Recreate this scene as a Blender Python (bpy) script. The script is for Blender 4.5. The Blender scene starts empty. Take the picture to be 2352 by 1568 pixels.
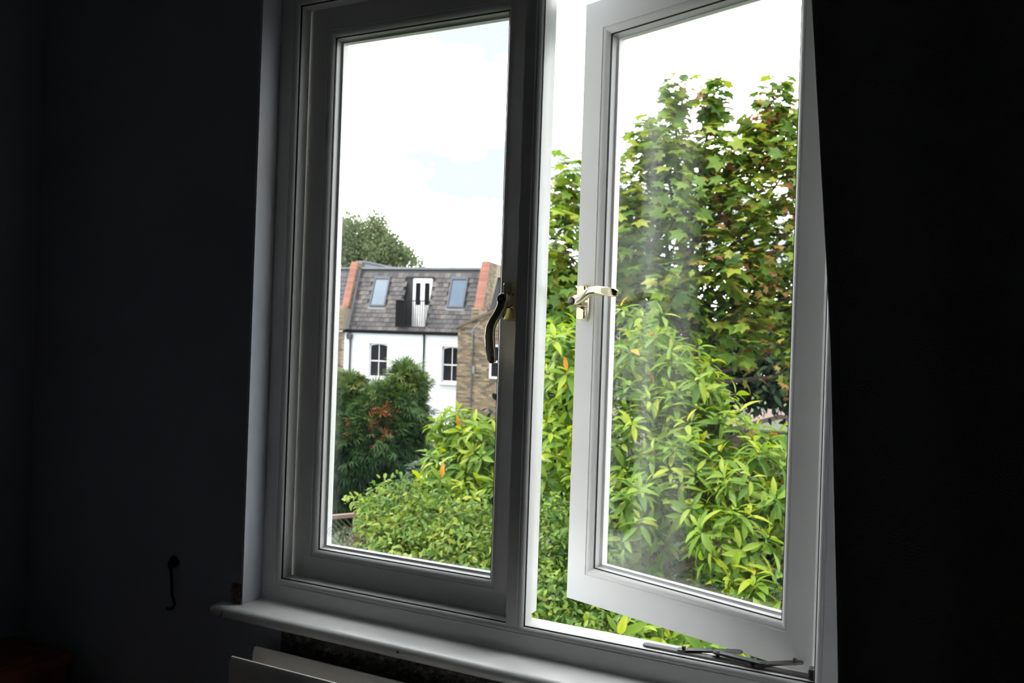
import bpy, bmesh, math, random
import numpy as np
from mathutils import Matrix, Vector

random.seed(7); RNG = np.random.default_rng(11)
scene = bpy.context.scene
COL = scene.collection

# ------------------------------------------------------------------ camera
FPX = 1960.0
CAM = np.array([1.1136, -1.3729, 0.429])
_y, _p, _r = np.radians([26.5334, 0.2007, 1.9454])
FW = np.array([-np.sin(_y)*np.cos(_p), np.cos(_y)*np.cos(_p), np.sin(_p)])
_R = np.array([np.cos(_y), np.sin(_y), 0.0]); _U = np.cross(_R, FW)
RT = np.cos(_r)*_R + np.sin(_r)*_U
UP = np.cross(RT, FW)
cam_d = bpy.data.cameras.new('camera'); cam = bpy.data.objects.new('camera', cam_d); COL.objects.link(cam)
cam_d.sensor_width = 36.0; cam_d.lens = FPX*36.0/2352.0
cam_d.clip_start = 0.02; cam_d.clip_end = 500
cam.matrix_world = Matrix(((RT[0], UP[0], -FW[0], CAM[0]), (RT[1], UP[1], -FW[1], CAM[1]), (RT[2], UP[2], -FW[2], CAM[2]), (0, 0, 0, 1)))
cam_d.dof.use_dof = True; cam_d.dof.focus_distance = 1.6; cam_d.dof.aperture_fstop = 9.0
scene.camera = cam

# ------------------------------------------------------------------ world, sun, exposure
SKY_STRENGTH = 8.0
SUN_STRENGTH = 8.0
world = bpy.data.worlds.new('sky'); scene.world = world; world.use_nodes = True
wt = world.node_tree; wt.nodes.clear()
def N_(t, typ, **k):
    n = t.nodes.new(typ)
    for a, v in k.items(): setattr(n, a, v)
    return n
w_out = N_(wt, 'ShaderNodeOutputWorld'); w_bg = N_(wt, 'ShaderNodeBackground')
w_tc = N_(wt, 'ShaderNodeTexCoord'); w_map = N_(wt, 'ShaderNodeMapping'); w_map.inputs['Scale'].default_value = (1, 1, 2.6)
w_no = N_(wt, 'ShaderNodeTexNoise'); w_no.inputs['Scale'].default_value = 3.2; w_no.inputs['Detail'].default_value = 6; w_no.inputs['Roughness'].default_value = 0.55
w_ra = N_(wt, 'ShaderNodeValToRGB')
w_ra.color_ramp.elements[0].position = 0.43; w_ra.color_ramp.elements[0].color = (0.138, 0.156, 0.166, 1)
w_ra.color_ramp.elements[1].position = 0.62; w_ra.color_ramp.elements[1].color = (1.45, 1.45, 1.45, 1)
wt.links.new(w_tc.outputs['Generated'], w_map.inputs['Vector']); wt.links.new(w_map.outputs[0], w_no.inputs['Vector'])
wt.links.new(w_no.outputs['Fac'], w_ra.inputs['Fac']); wt.links.new(w_ra.outputs['Color'], w_bg.inputs['Color'])
w_bg.inputs['Strength'].default_value = SKY_STRENGTH
wt.links.new(w_bg.outputs[0], w_out.inputs['Surface'])

sun_d = bpy.data.lights.new('sun', 'SUN'); sun = bpy.data.objects.new('sun', sun_d); COL.objects.link(sun)
sun_d.energy = SUN_STRENGTH; sun_d.angle = math.radians(4); sun_d.color = (1.0, 0.95, 0.84)
sun.rotation_euler = Vector((0.55, 0.42, -0.95)).to_track_quat('-Z', 'Y').to_euler()
sun.location = (-6, -4, 9)

vs = scene.view_settings
vs.view_transform = 'Standard'; vs.look = 'None'; vs.gamma = 1.0; vs.use_curve_mapping = False
vs.exposure = 0.0
cy = scene.cycles
cy.max_bounces = 10; cy.diffuse_bounces = 6; cy.glossy_bounces = 5; cy.transmission_bounces = 6; cy.transparent_max_bounces = 12
cy.sample_clamp_indirect = 6.0

# ------------------------------------------------------------------ helpers
def ray(px, py): return FW + RT*(px-1176)/FPX + UP*(784-py)/FPX
def AT(px, py, D): return CAM + ray(px, py)*D
def proj(P):
    v = np.asarray(P) - CAM; z = v@FW
    return 1176+FPX*(v@RT)/z, 784-FPX*(v@UP)/z, z

MATS = {}
def mat(name, col, rough=0.6, metal=0.0, spec=0.5, noise=None, bump=0.0, bscale=40.0, col2=None, nscale=8.0, lo=0.35, hi=0.65, stretch=None):
    """principled material; col2 mixes in by object-space noise"""
    m = bpy.data.materials.new(name); m.use_nodes = True; t = m.node_tree
    b = t.nodes['Principled BSDF']
    b.inputs['Base Color'].default_value = (*col, 1); b.inputs['Roughness'].default_value = rough
    b.inputs['Metallic'].default_value = metal; b.inputs['Specular IOR Level'].default_value = spec
    tc = N_(t, 'ShaderNodeTexCoord'); src = tc.outputs['Object']
    if stretch:
        mp = N_(t, 'ShaderNodeMapping'); mp.inputs['Scale'].default_value = stretch
        t.links.new(src, mp.inputs['Vector']); src = mp.outputs[0]
    if col2 is None: col2 = tuple(c*0.9 for c in col)
    no = N_(t, 'ShaderNodeTexNoise'); no.inputs['Scale'].default_value = nscale; no.inputs['Detail'].default_value = 5
    t.links.new(src, no.inputs['Vector'])
    ra = N_(t, 'ShaderNodeValToRGB'); ra.color_ramp.elements[0].position = lo; ra.color_ramp.elements[1].position = hi
    ra.color_ramp.elements[0].color = (*col, 1); ra.color_ramp.elements[1].color = (*col2, 1)
    t.links.new(no.outputs['Fac'], ra.inputs['Fac']); t.links.new(ra.outputs[0], b.inputs['Base Color'])
    if bump:
        n2 = N_(t, 'ShaderNodeTexNoise'); n2.inputs['Scale'].default_value = bscale; n2.inputs['Detail'].default_value = 4
        t.links.new(src, n2.inputs['Vector'])
        bp = N_(t, 'ShaderNodeBump'); bp.inputs['Strength'].default_value = bump; bp.inputs['Distance'].default_value = 0.01
        t.links.new(n2.outputs['Fac'], bp.inputs['Height']); t.links.new(bp.outputs[0], b.inputs['Normal'])
    MATS[name] = m; return m

def mat_rand(name, cols, rough=0.8, bump=0.3, bscale=60):
    """colour picked per object (bricks, slates) plus grain"""
    m = bpy.data.materials.new(name); m.use_nodes = True; t = m.node_tree; b = t.nodes['Principled BSDF']
    b.inputs['Roughness'].default_value = rough
    oi = N_(t, 'ShaderNodeObjectInfo'); at = N_(t, 'ShaderNodeAttribute', attribute_name='tint')
    add = N_(t, 'ShaderNodeMath', operation='ADD'); fr = N_(t, 'ShaderNodeMath', operation='FRACT')
    t.links.new(oi.outputs['Random'], add.inputs[0]); t.links.new(at.outputs['Fac'], add.inputs[1]); t.links.new(add.outputs[0], fr.inputs[0])
    ra = N_(t, 'ShaderNodeValToRGB'); cr = ra.color_ramp
    while len(cr.elements) < len(cols): cr.elements.new(0.5)
    for i, c in enumerate(cols): cr.elements[i].position = i/(len(cols)-1); cr.elements[i].color = (*c, 1)
    t.links.new(fr.outputs[0], ra.inputs['Fac'])
    tc = N_(t, 'ShaderNodeTexCoord'); no = N_(t, 'ShaderNodeTexNoise'); no.inputs['Scale'].default_value = bscale*0.3; no.inputs['Detail'].default_value = 6
    t.links.new(tc.outputs['Object'], no.inputs['Vector'])
    mx = N_(t, 'ShaderNodeMix', data_type='RGBA', blend_type='MULTIPLY'); mx.inputs['Factor'].default_value = 0.5
    r2 = N_(t, 'ShaderNodeValToRGB'); r2.color_ramp.elements[0].color = (0.45, 0.45, 0.45, 1); r2.color_ramp.elements[1].color = (1.3, 1.3, 1.3, 1)
    r2.color_ramp.elements[0].position = 0.3; r2.color_ramp.elements[1].position = 0.7
    t.links.new(no.outputs['Fac'], r2.inputs['Fac']); t.links.new(ra.outputs[0], mx.inputs['A']); t.links.new(r2.outputs[0], mx.inputs['B'])
    t.links.new(mx.outputs['Result'], b.inputs['Base Color'])
    bp = N_(t, 'ShaderNodeBump'); bp.inputs['Strength'].default_value = bump; bp.inputs['Distance'].default_value = 0.01
    t.links.new(no.outputs['Fac'], bp.inputs['Height']); t.links.new(bp.outputs[0], b.inputs['Normal'])
    MATS[name] = m; return m

def mat_leaf(name, stops, trans=0.4, rough=0.45, spec=0.18):
    m = bpy.data.materials.new(name); m.use_nodes = True; t = m.node_tree; b = t.nodes['Principled BSDF']; out = t.nodes['Material Output']
    b.inputs['Roughness'].default_value = rough; b.inputs['Specular IOR Level'].default_value = spec
    at = N_(t, 'ShaderNodeAttribute', attribute_name='tint')
    ra = N_(t, 'ShaderNodeValToRGB'); cr = ra.color_ramp
    while len(cr.elements) < len(stops): cr.elements.new(0.5)
    for i, (p, c) in enumerate(stops): cr.elements[i].position = p; cr.elements[i].color = (*[q*0.50 for q in c], 1)
    t.links.new(at.outputs['Fac'], ra.inputs['Fac']); t.links.new(ra.outputs[0], b.inputs['Base Color'])
    tr = N_(t, 'ShaderNodeBsdfTranslucent'); hs = N_(t, 'ShaderNodeHueSaturation'); hs.inputs['Value'].default_value = 1.25; hs.inputs['Saturation'].default_value = 1.1
    t.links.new(ra.outputs[0], hs.inputs['Color']); t.links.new(hs.outputs[0], tr.inputs['Color'])
    mx = N_(t, 'ShaderNodeMixShader'); mx.inputs['Fac'].default_value = trans
    t.links.new(b.outputs[0], mx.inputs[1]); t.links.new(tr.outputs[0], mx.inputs[2]); t.links.new(mx.outputs[0], out.inputs['Surface'])
    MATS[name] = m; return m

def mat_glass(name, tint=(0.992, 0.997, 0.995), refl=1.0):
    m = bpy.data.materials.new(name); m.use_nodes = True; t = m.node_tree; t.nodes.clear()
    out = N_(t, 'ShaderNodeOutputMaterial'); tr = N_(t, 'ShaderNodeBsdfTransparent'); tr.inputs['Color'].default_value = (*tint, 1)
    gl = N_(t, 'ShaderNodeBsdfGlossy'); gl.inputs['Roughness'].default_value = 0.0
    # Schlick reflectance of a glass surface, the same from either side
    fr = N_(t, 'ShaderNodeLayerWeight'); fr.inputs['Blend'].default_value = 0.5
    pw = N_(t, 'ShaderNodeMath', operation='POWER'); pw.inputs[1].default_value = 5.0
    mu = N_(t, 'ShaderNodeMath', operation='MULTIPLY_ADD'); mu.inputs[1].default_value = 0.96*refl; mu.inputs[2].default_value = 0.04*refl
    t.links.new(fr.outputs['Facing'], pw.inputs[0]); t.links.new(pw.outputs[0], mu.inputs[0])
    mx = N_(t, 'ShaderNodeMixShader'); t.links.new(mu.outputs[0], mx.inputs['Fac'])
    t.links.new(tr.outputs[0], mx.inputs[1]); t.links.new(gl.outputs[0], mx.inputs[2]); t.links.new(mx.outputs[0], out.inputs['Surface'])
    MATS[name] = m; return m

# palette
WHITE = mat('white_paint', (0.80, 0.80, 0.79), 0.38, col2=(0.75, 0.75, 0.74), nscale=5, bump=0.02, bscale=60)
SILLW = mat('sill_gloss_paint', (0.80, 0.80, 0.79), 0.33, col2=(0.75, 0.75, 0.745), nscale=9, bump=0.02, bscale=30)
PLASTER = mat('reveal_plaster', (0.52, 0.56, 0.66), 0.75, col2=(0.62, 0.63, 0.66), nscale=7, bump=0.15, bscale=25, stretch=(1, 1, 0.35))
WALLP = mat('wall_paint_dark', (0.37, 0.40, 0.46), 0.85, col2=(0.34, 0.365, 0.42), nscale=3, bump=0.08, bscale=90)
CEIL = mat('ceiling_paint', (0.45, 0.45, 0.45), 0.9)
FLOORM = mat('floor_boards', (0.20, 0.12, 0.07), 0.45, col2=(0.13, 0.075, 0.04), nscale=6, stretch=(1, 8, 1))
BLACKC = mat('curtain_black', (0.17, 0.17, 0.172), 0.95, spec=0.1, col2=(0.15, 0.15, 0.152), nscale=60, bump=0.2, bscale=400)
PALEC = mat('curtain_pale', (0.75, 0.77, 0.80), 0.9, spec=0.1, nscale=40)
GASK = mat('gasket_black', (0.012, 0.012, 0.013), 0.6)
BRASS = mat('polished_brass', (0.80, 0.70, 0.50), 0.07, metal=1.0, col2=(0.77, 0.67, 0.47))
BLKPL = mat('lock_black', (0.01, 0.01, 0.011), 0.25)
STEEL = mat('stay_steel', (0.16, 0.155, 0.15), 0.3, metal=1.0)
RADW = mat('radiator_enamel', (0.72, 0.69, 0.65), 0.4)
MASON = mat('bare_masonry', (0.07, 0.062, 0.055), 0.45, col2=(0.24, 0.22, 0.20), nscale=70, bump=1.0, bscale=110)
CHIP = mat('broken_plaster', (0.30, 0.21, 0.15), 0.9, col2=(0.10, 0.08, 0.065), nscale=45, bump=0.8, bscale=90)
IRON = mat('hook_iron', (0.012, 0.011, 0.010), 0.45, metal=0.3)
WOOD = mat('polished_mahogany', (0.36, 0.10, 0.04), 0.16, col2=(0.24, 0.06, 0.025), nscale=10, stretch=(6, 1, 1))
ETCH = mat('etched_mark', (0.45, 0.47, 0.47), 0.7)
GLASS = mat_glass('window_glass')
RENDERW = mat('white_render', (0.50, 0.51, 0.54), 0.85, col2=(0.46, 0.47, 0.50), nscale=0.6, bump=0.1, bscale=20)
HTRIM = mat('house_white_trim', (0.50, 0.50, 0.51), 0.5)
DARKRM = mat('dark_room', (0.012, 0.013, 0.016), 0.9)
HGLASS = mat('house_glass', (0.006, 0.007, 0.009), 0.08, spec=0.06)
SKYGL = mat('skylight_glass', (0.07, 0.095, 0.13), 0.05, spec=0.5)
LEAD = mat('lead_grey', (0.085, 0.092, 0.11), 0.6, col2=(0.115, 0.122, 0.14), nscale=2)
PIPEG = mat('pipe_grey', (0.05, 0.055, 0.068), 0.5, spec=0.2)
PIPEB = mat('pipe_black', (0.008, 0.008, 0.010), 0.6, spec=0.1)
MORTAR = mat('mortar', (0.21, 0.18, 0.13), 0.95, bump=0.4, bscale=30)
SLATEB = mat('slate_backing', (0.012, 0.012, 0.014), 0.8)
STOCK = mat_rand('stock_brick', [(0.10, 0.072, 0.042), (0.16, 0.118, 0.068), (0.055, 0.042, 0.030), (0.20, 0.155, 0.095), (0.025, 0.022, 0.020), (0.12, 0.086, 0.050)])
REDBR = mat_rand('red_brick', [(0.165, 0.062, 0.040), (0.20, 0.078, 0.050), (0.14, 0.052, 0.037), (0.185, 0.082, 0.056)])
SLATE = mat_rand('slate', [(0.020, 0.019, 0.022), (0.046, 0.041, 0.043), (0.014, 0.014, 0.018), (0.074, 0.065, 0.062), (0.032, 0.030, 0.035)], rough=0.8)
SLATEB2 = mat_rand('slate_blue', [(0.028, 0.030, 0.037), (0.040, 0.040, 0.047), (0.025, 0.026, 0.032)], rough=0.8)
BARK = mat('bark', (0.05, 0.038, 0.026), 0.9, col2=(0.028, 0.021, 0.015), nscale=12, bump=0.6, bscale=30, stretch=(3, 3, 0.6))
TWIG = mat('twig_bark', (0.11, 0.085, 0.06), 0.85, col2=(0.07, 0.05, 0.035), nscale=20)
GRASS = mat('lawn', (0.016, 0.032, 0.008), 0.95, col2=(0.03, 0.034, 0.014), nscale=1.5, bump=0.5, bscale=20)
FENCEM = mat('trellis_wood', (0.085, 0.068, 0.038), 0.85, col2=(0.06, 0.048, 0.028), nscale=10)
TUBEW = mat('white_tube', (0.5, 0.5, 0.51), 0.4)
L_SHRUB = mat_leaf('leaf_bright_shrub', [(0, (0.035, 0.095, 0.018)), (0.35, (0.10, 0.22, 0.03)), (0.65, (0.24, 0.38, 0.045)), (0.88, (0.46, 0.54, 0.05)), (0.97, (0.62, 0.58, 0.06)), (1.0, (0.75, 0.34, 0.04))])
L_SYC = mat_leaf('leaf_sycamore', [(0, (0.025, 0.075, 0.018)), (0.4, (0.075, 0.165, 0.034)), (0.7, (0.18, 0.30, 0.045)), (0.86, (0.34, 0.41, 0.055)), (0.94, (0.38, 0.25, 0.075)), (1.0, (0.38, 0.15, 0.075))])
L_SMALL = mat_leaf('leaf_small_hedge', [(0, (0.03, 0.085, 0.022)), (0.5, (0.12, 0.24, 0.04)), (1.0, (0.36, 0.44, 0.07))])
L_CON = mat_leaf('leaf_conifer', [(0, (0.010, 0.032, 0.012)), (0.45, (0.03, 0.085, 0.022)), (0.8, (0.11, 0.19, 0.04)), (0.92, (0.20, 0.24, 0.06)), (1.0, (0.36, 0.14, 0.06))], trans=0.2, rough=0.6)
L_FAR = mat_leaf('leaf_far_tree', [(0, (0.10, 0.15, 0.075)), (0.5, (0.22, 0.29, 0.14)), (1.0, (0.38, 0.43, 0.22))], trans=0.4, rough=0.6)  # pale tones put distance haze into the leaf colour
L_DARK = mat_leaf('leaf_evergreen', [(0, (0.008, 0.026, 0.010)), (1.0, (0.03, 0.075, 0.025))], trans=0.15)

class MB:
    def __init__(s): s.v = []; s.f = []
    def add(s, vs, fs):
        o = len(s.v); s.v += [tuple(map(float, q)) for q in vs]; s.f += [tuple(i+o for i in f) for f in fs]; return s
    def box(s, x0, x1, y0, y1, z0, z1):
        return s.add([(x0,y0,z0),(x1,y0,z0),(x1,y1,z0),(x0,y1,z0),(x0,y0,z1),(x1,y0,z1),(x1,y1,z1),(x0,y1,z1)],
                     [(0,3,2,1),(4,5,6,7),(0,1,5,4),(1,2,6,5),(2,3,7,6),(3,0,4,7)])
    def prism(s, poly, axis, a, b):
        """poly in the two other axes (order xyz minus axis), extruded a..b along axis"""
        n = len(poly); vs = []
        for t in (a, b):
            for (p, q) in poly: vs.append((t, p, q) if axis == 'x' else (p, t, q) if axis == 'y' else (p, q, t))
        fs = [tuple(range(n)), tuple(range(2*n-1, n-1, -1))] + [(i, n+i, n+(i+1) % n, (i+1) % n) for i in range(n)]
        return s.add(vs, fs)
    def tube(s, pts, rad, n=8):
        pts = [Vector(p) for p in pts]; rad = rad if hasattr(rad, '__len__') else [rad]*len(pts)
        rings = []
        ref = None
        for i, p in enumerate(pts):
            d = (pts[min(i+1, len(pts)-1)]-pts[max(i-1, 0)]).normalized()
            if ref is None: ref = Vector((0, 0, 1)) if abs(d.z) < 0.9 else Vector((1, 0, 0))
            a = (ref - d*ref.dot(d)); a = a.normalized() if a.length > 1e-6 else d.orthogonal().normalized(); ref = a
            b = d.cross(a)
            rings.append([p+(a*math.cos(2*math.pi*k/n)+b*math.sin(2*math.pi*k/n))*rad[i] for k in range(n)])
        vs = [q for r in rings for q in r]; fs = []
        for i in range(len(pts)-1):
            for k in range(n): fs.append((i*n+k, i*n+(k+1) % n, (i+1)*n+(k+1) % n, (i+1)*n+k))
        fs += [tuple(range(n-1, -1, -1)), tuple(range((len(pts)-1)*n, len(pts)*n))]
        return s.add(vs, fs)
    def sweep(s, path, sect):
        """path: list of (centre, a_axis, b_axis, sa, sb); sect: unit polygon"""
        n = len(sect); vs = []
        for c, a, b, sa, sb in path:
            for (p, q) in sect: vs.append(Vector(c)+Vector(a)*p*sa+Vector(b)*q*sb)
        fs = [tuple(range(n-1, -1, -1)), tuple(range((len(path)-1)*n, len(path)*n))]
        for i in range(len(path)-1):
            for k in range(n): fs.append((i*n+k, i*n+(k+1) % n, (i+1)*n+(k+1) % n, (i+1)*n+k))
        return s.add(vs, fs)
    def build(s, name, m, parent=None, smooth=None, bevel=0):
        me = bpy.data.meshes.new(name); me.from_pydata(s.v, [], s.f); me.validate()
        bm = bmesh.new(); bm.from_mesh(me); bmesh.ops.recalc_face_normals(bm, faces=bm.faces)
        if bevel: bmesh.ops.bevel(bm, geom=[e for e in bm.edges if len(e.link_faces) == 2 and e.calc_face_angle(0) > 0.6], offset=bevel, segments=2, affect='EDGES', profile=0.5)
        bm.to_mesh(me); bm.free()
        if smooth is not None:
            me.polygons.foreach_set('use_smooth', [True]*len(me.polygons)); me.set_sharp_from_angle(angle=math.radians(smooth))
        o = bpy.data.objects.new(name, me); COL.objects.link(o); me.materials.append(m)
        if parent: o.parent = parent
        return o

def empty(name, loc=(0, 0, 0), rz=0.0):
    o = bpy.data.objects.new(name, None); COL.objects.link(o); o.location = loc; o.rotation_euler = (0, 0, rz); o.empty_display_size = 0.1
    return o
def tag(o, label=None, cat=None, group=None, kind=None):
    if label: o['label'] = label
    if cat: o['category'] = cat
    if group: o['group'] = group
    if kind: o['kind'] = kind
    return o
def mesh_obj(name, me, parent=None, loc=None):
    o = bpy.data.objects.new(name, me); COL.objects.link(o)
    if parent: o.parent = parent
    if loc is not None: o.location = loc
    return o

# ================================================================== ROOM SHELL
YW = -0.095                      # inner face of the window wall
FL, CE = -1.08, 1.62             # floor, ceiling
XL, XR, YB = -0.76, 3.05, -3.6   # left wall, right wall, back wall
OX0, OX1, OZ0, OZ1 = -0.10, 1.005, -0.102, 1.142   # opening for the frame
m = MB(); Y1 = 0.14
m.box(XL-0.3, OX0, YW, Y1, FL-0.3, CE+0.3); m.box(OX1, XR+0.3, YW, Y1, FL-0.3, CE+0.3)
m.box(OX0, OX1, YW, Y1, FL-0.3, OZ0-0.022); m.box(OX0, OX1, YW, Y1, OZ1, CE+0.3)
tag(m.build('wall_window', WALLP), kind='structure')
tag(MB().box(XL-0.3, XL, YB-0.3, YW, FL-0.3, CE+0.3).build('wall_left', WALLP), kind='structure')
tag(MB().box(XR, XR+0.3, YB-0.3, YW, FL-0.3, CE+0.3).build('wall_right', WALLP), kind='structure')
tag(MB().box(XL, XR, YB-0.3, YB, FL-0.3, CE+0.3).build('wall_back', WALLP), kind='structure')
tag(MB().box(XL, XR, YB, YW, CE, CE+0.3).build('ceiling', CEIL), kind='structure')
flo = tag(MB().box(XL, XR, YB, YW, FL-0.3, FL-0.02).build('floor', FLOORM), kind='structure')
for i in range(25):
    x0 = XL+0.002+i*0.1523
    MB().box(x0, x0+0.149, YB, YW, FL-0.02, FL).build('floorboard', FLOORM, flo)
# plaster lining of the reveal (painted pale blue-grey)
rv = tag(MB().box(OX0-0.004, OX0+0.0015, YW-0.0008, -0.043, OZ0, OZ1).build('trim_1', PLASTER), kind='structure')
tag(MB().box(OX1-0.0015, OX1+0.004, YW-0.0008, -0.043, OZ0, OZ1).build('trim_2', PLASTER), kind='structure')
tag(MB().box(OX0, OX1, YW-0.0008, -0.043, OZ1-0.0015, OZ1+0.004).build('trim_3', PLASTER), kind='structure')

# ================================================================== WINDOW FRAME
def ring_pt(stop, outer, e, corner):
    """corner 0 BL 1 BR 2 TR 3 TL ; e = distance outside the stop rectangle or 'out'"""
    x0, x1, z0, z1 = outer if e == 'out' else (stop[0]-e, stop[1]+e, stop[2]-e, stop[3]+e)
    return ((x0, z0), (x1, z0), (x1, z1), (x0, z1))[corner]
def ring_side(mb, stop, outer, prof, side):
    n = len(prof); vs = []
    for c in (side, (side+1) % 4):
        for e, yy in prof:
            x, z = ring_pt(stop, outer, e, c); vs.append((x, yy, z))
    fs = [(i, (i+1) % n, n+(i+1) % n, n+i) for i in range(n)] + [tuple(range(n)), tuple(range(2*n-1, n-1, -1))]
    return mb.add(vs, fs)
STOP = (-0.055, 0.964, -0.057, 1.097); OUT = (OX0, OX1, OZ0, OZ1)
OVO = [(0.0115, -0.042), (0.0108, -0.0402), (0.009, -0.0408), (0.0062, -0.0402), (0.0035, -0.0385), (0.0013, -0.0355), (0, -0.0325)]
FPROF = [('out', -0.042)] + OVO + [(0, -0.004), (0.017, -0.004), (0.017, 0.062), ('out', 0.062)]
win = tag(empty('window_1', (0.45, 0.0, OZ0)), kind='structure')
WOFF = Vector((-0.45, 0, -OZ0))
def wpart(o): o.location = WOFF; return o
for nm, sd in (('bottom_rail', 0), ('jamb', 1), ('head', 2), ('jamb', 3)):
    wpart(ring_side(MB(), STOP, OUT, FPROF, sd).build(nm, WHITE, win, smooth=40))
# mullion: face, ovolo on the right, rebate and web
mu = [(0.455, -0.042), (0.4755, -0.042), (0.4762, -0.0402), (0.478, -0.0408), (0.4808, -0.0402), (0.4835, -0.0385), (0.4857, -0.0355), (0.487, -0.0325),
      (0.487, -0.004), (0.466, -0.004), (0.466, 0.062), (0.458, 0.062), (0.458, -0.004), (0.455, -0.004)]
wpart(MB().prism(mu, 'z', STOP[2]-0.002, STOP[3]+0.002).build('mullion', WHITE, win, smooth=40))
g = MB()
for sd in range(4): ring_side(g, STOP, STOP, [(0.001, -0.0345), (-0.0007, -0.0335), (-0.0007, -0.031), (0.001, -0.0305)], sd)
g.box(0.4862, 0.4877, -0.0338, -0.0312, STOP[2], STOP[3])
wpart(g.build('gasket', GASK, win))
# drip ledge outside on the bottom rail
wpart(MB().prism([(-0.004, -0.0575), (0.062, -0.0735), (0.095, -0.088), (0.095, -0.108), (0.055, -0.100), (-0.004, -0.100)], 'x', OX0+0.004, OX1-0.004).build('drip_ledge', WHITE, win))

# ================================================================== SASHES
SW, SH = 0.396, 1.04              # glazed opening inside the bead
GR = (0.0, SW, 0.0, SH)
def rounded(nm_poly, n): pass
def sash(name, hinge_right, label):
    """local frame: x from 0 (left bead) to SW, y=0 inner face, z=0 bottom bead"""
    t = empty(name); tag(t, label, 'window sash')
    out = (-0.058, SW+0.058, -0.068, SH+0.068)
    pf = [('out', 0.0), (0.0135, 0.0), (0.0128, 0.0018), (0.011, 0.0012), (0.008, 0.0018), (0.0048, 0.0036), (0.002, 0.0068), (0.0, 0.0105),
          (-0.0005, 0.0145), (-0.002, 0.0255), (-0.0045, 0.027), (-0.0045, 0.045), (0.006, 0.05), ('out', 0.05)]
    for nm, sd in (('bottom_rail', 0), ('stile', 1), ('top_rail', 2), ('stile', 3)):
        ring_side(MB(), GR, out, pf, sd).build(nm, WHITE, t, smooth=40)
    g = MB()
    for sd in range(4): ring_side(g, GR, GR, [(0.0006, 0.0098), (-0.0011, 0.0102), (-0.0014, 0.0128), (0.0006, 0.013)], sd)
    g.build('gasket', GASK, t)
    g = MB()
    for sd in range(4): ring_side(g, GR, GR, [(0.002, 0.0262), (-0.0062, 0.0272), (-0.0062, 0.0285), (0.002, 0.0285)], sd)
    g.build('glazing_seal', mat('seal_grey_'+name, (0.55, 0.56, 0.57), 0.5), t)
    p = MB().box(0.001, SW-0.001, 0.029, 0.033, 0.001, SH-0.001).build('pane', GLASS, t)      # double glazed unit
    MB().box(0.001, SW-0.001, 0.0405, 0.0445, 0.001, SH-0.001).build('pane', GLASS, t)
    # safety glass stamp etched in a lower corner: ring of petals around a spiral
    ex, ez, ey = (0.0165, 0.034, 0.0284) if not hinge_right else (SW-0.0165, 0.03, 0.0284)
    e = MB()
    for k in range(9):
        a = 2*math.pi*k/9; e.tube([(ex+0.0085*math.cos(a+q)*(1+0.12*math.sin(q*4.5)), ey, ez+0.0085*math.sin(a+q)*(1+0.12*math.sin(q*4.5))) for q in (0, 0.17, 0.35, 0.52, 0.68)], 0.0003, 4)
    e.tube([(ex+(0.0012+0.0009*q)*math.cos(q*1.25), ey, ez+(0.0012+0.0009*q)*math.sin(q*1.25)) for q in [i*0.4 for i in range(16)]], 0.00026, 4)
    for k in range(5):
        a = 2*math.pi*k/5+0.4; e.tube([(ex+0.0035*math.cos(a), ey, ez+0.0035*math.sin(a)), (ex+0.0058*math.cos(a+0.5), ey, ez+0.0058*math.sin(a+0.5)), (ex+0.0062*math.cos(a+0.95), ey, ez+0.0062*math.sin(a+0.95))], 0.00026, 4)
    e.build('etched_mark', ETCH, p)
    return t
RS = [(math.cos(a), math.sin(a)) for a in [2*math.pi*k/20 for k in range(20)]]
SQ = [(math.copysign(abs(c)**0.55, c), math.copysign(abs(s)**0.55, s)) for c, s in RS]
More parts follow.
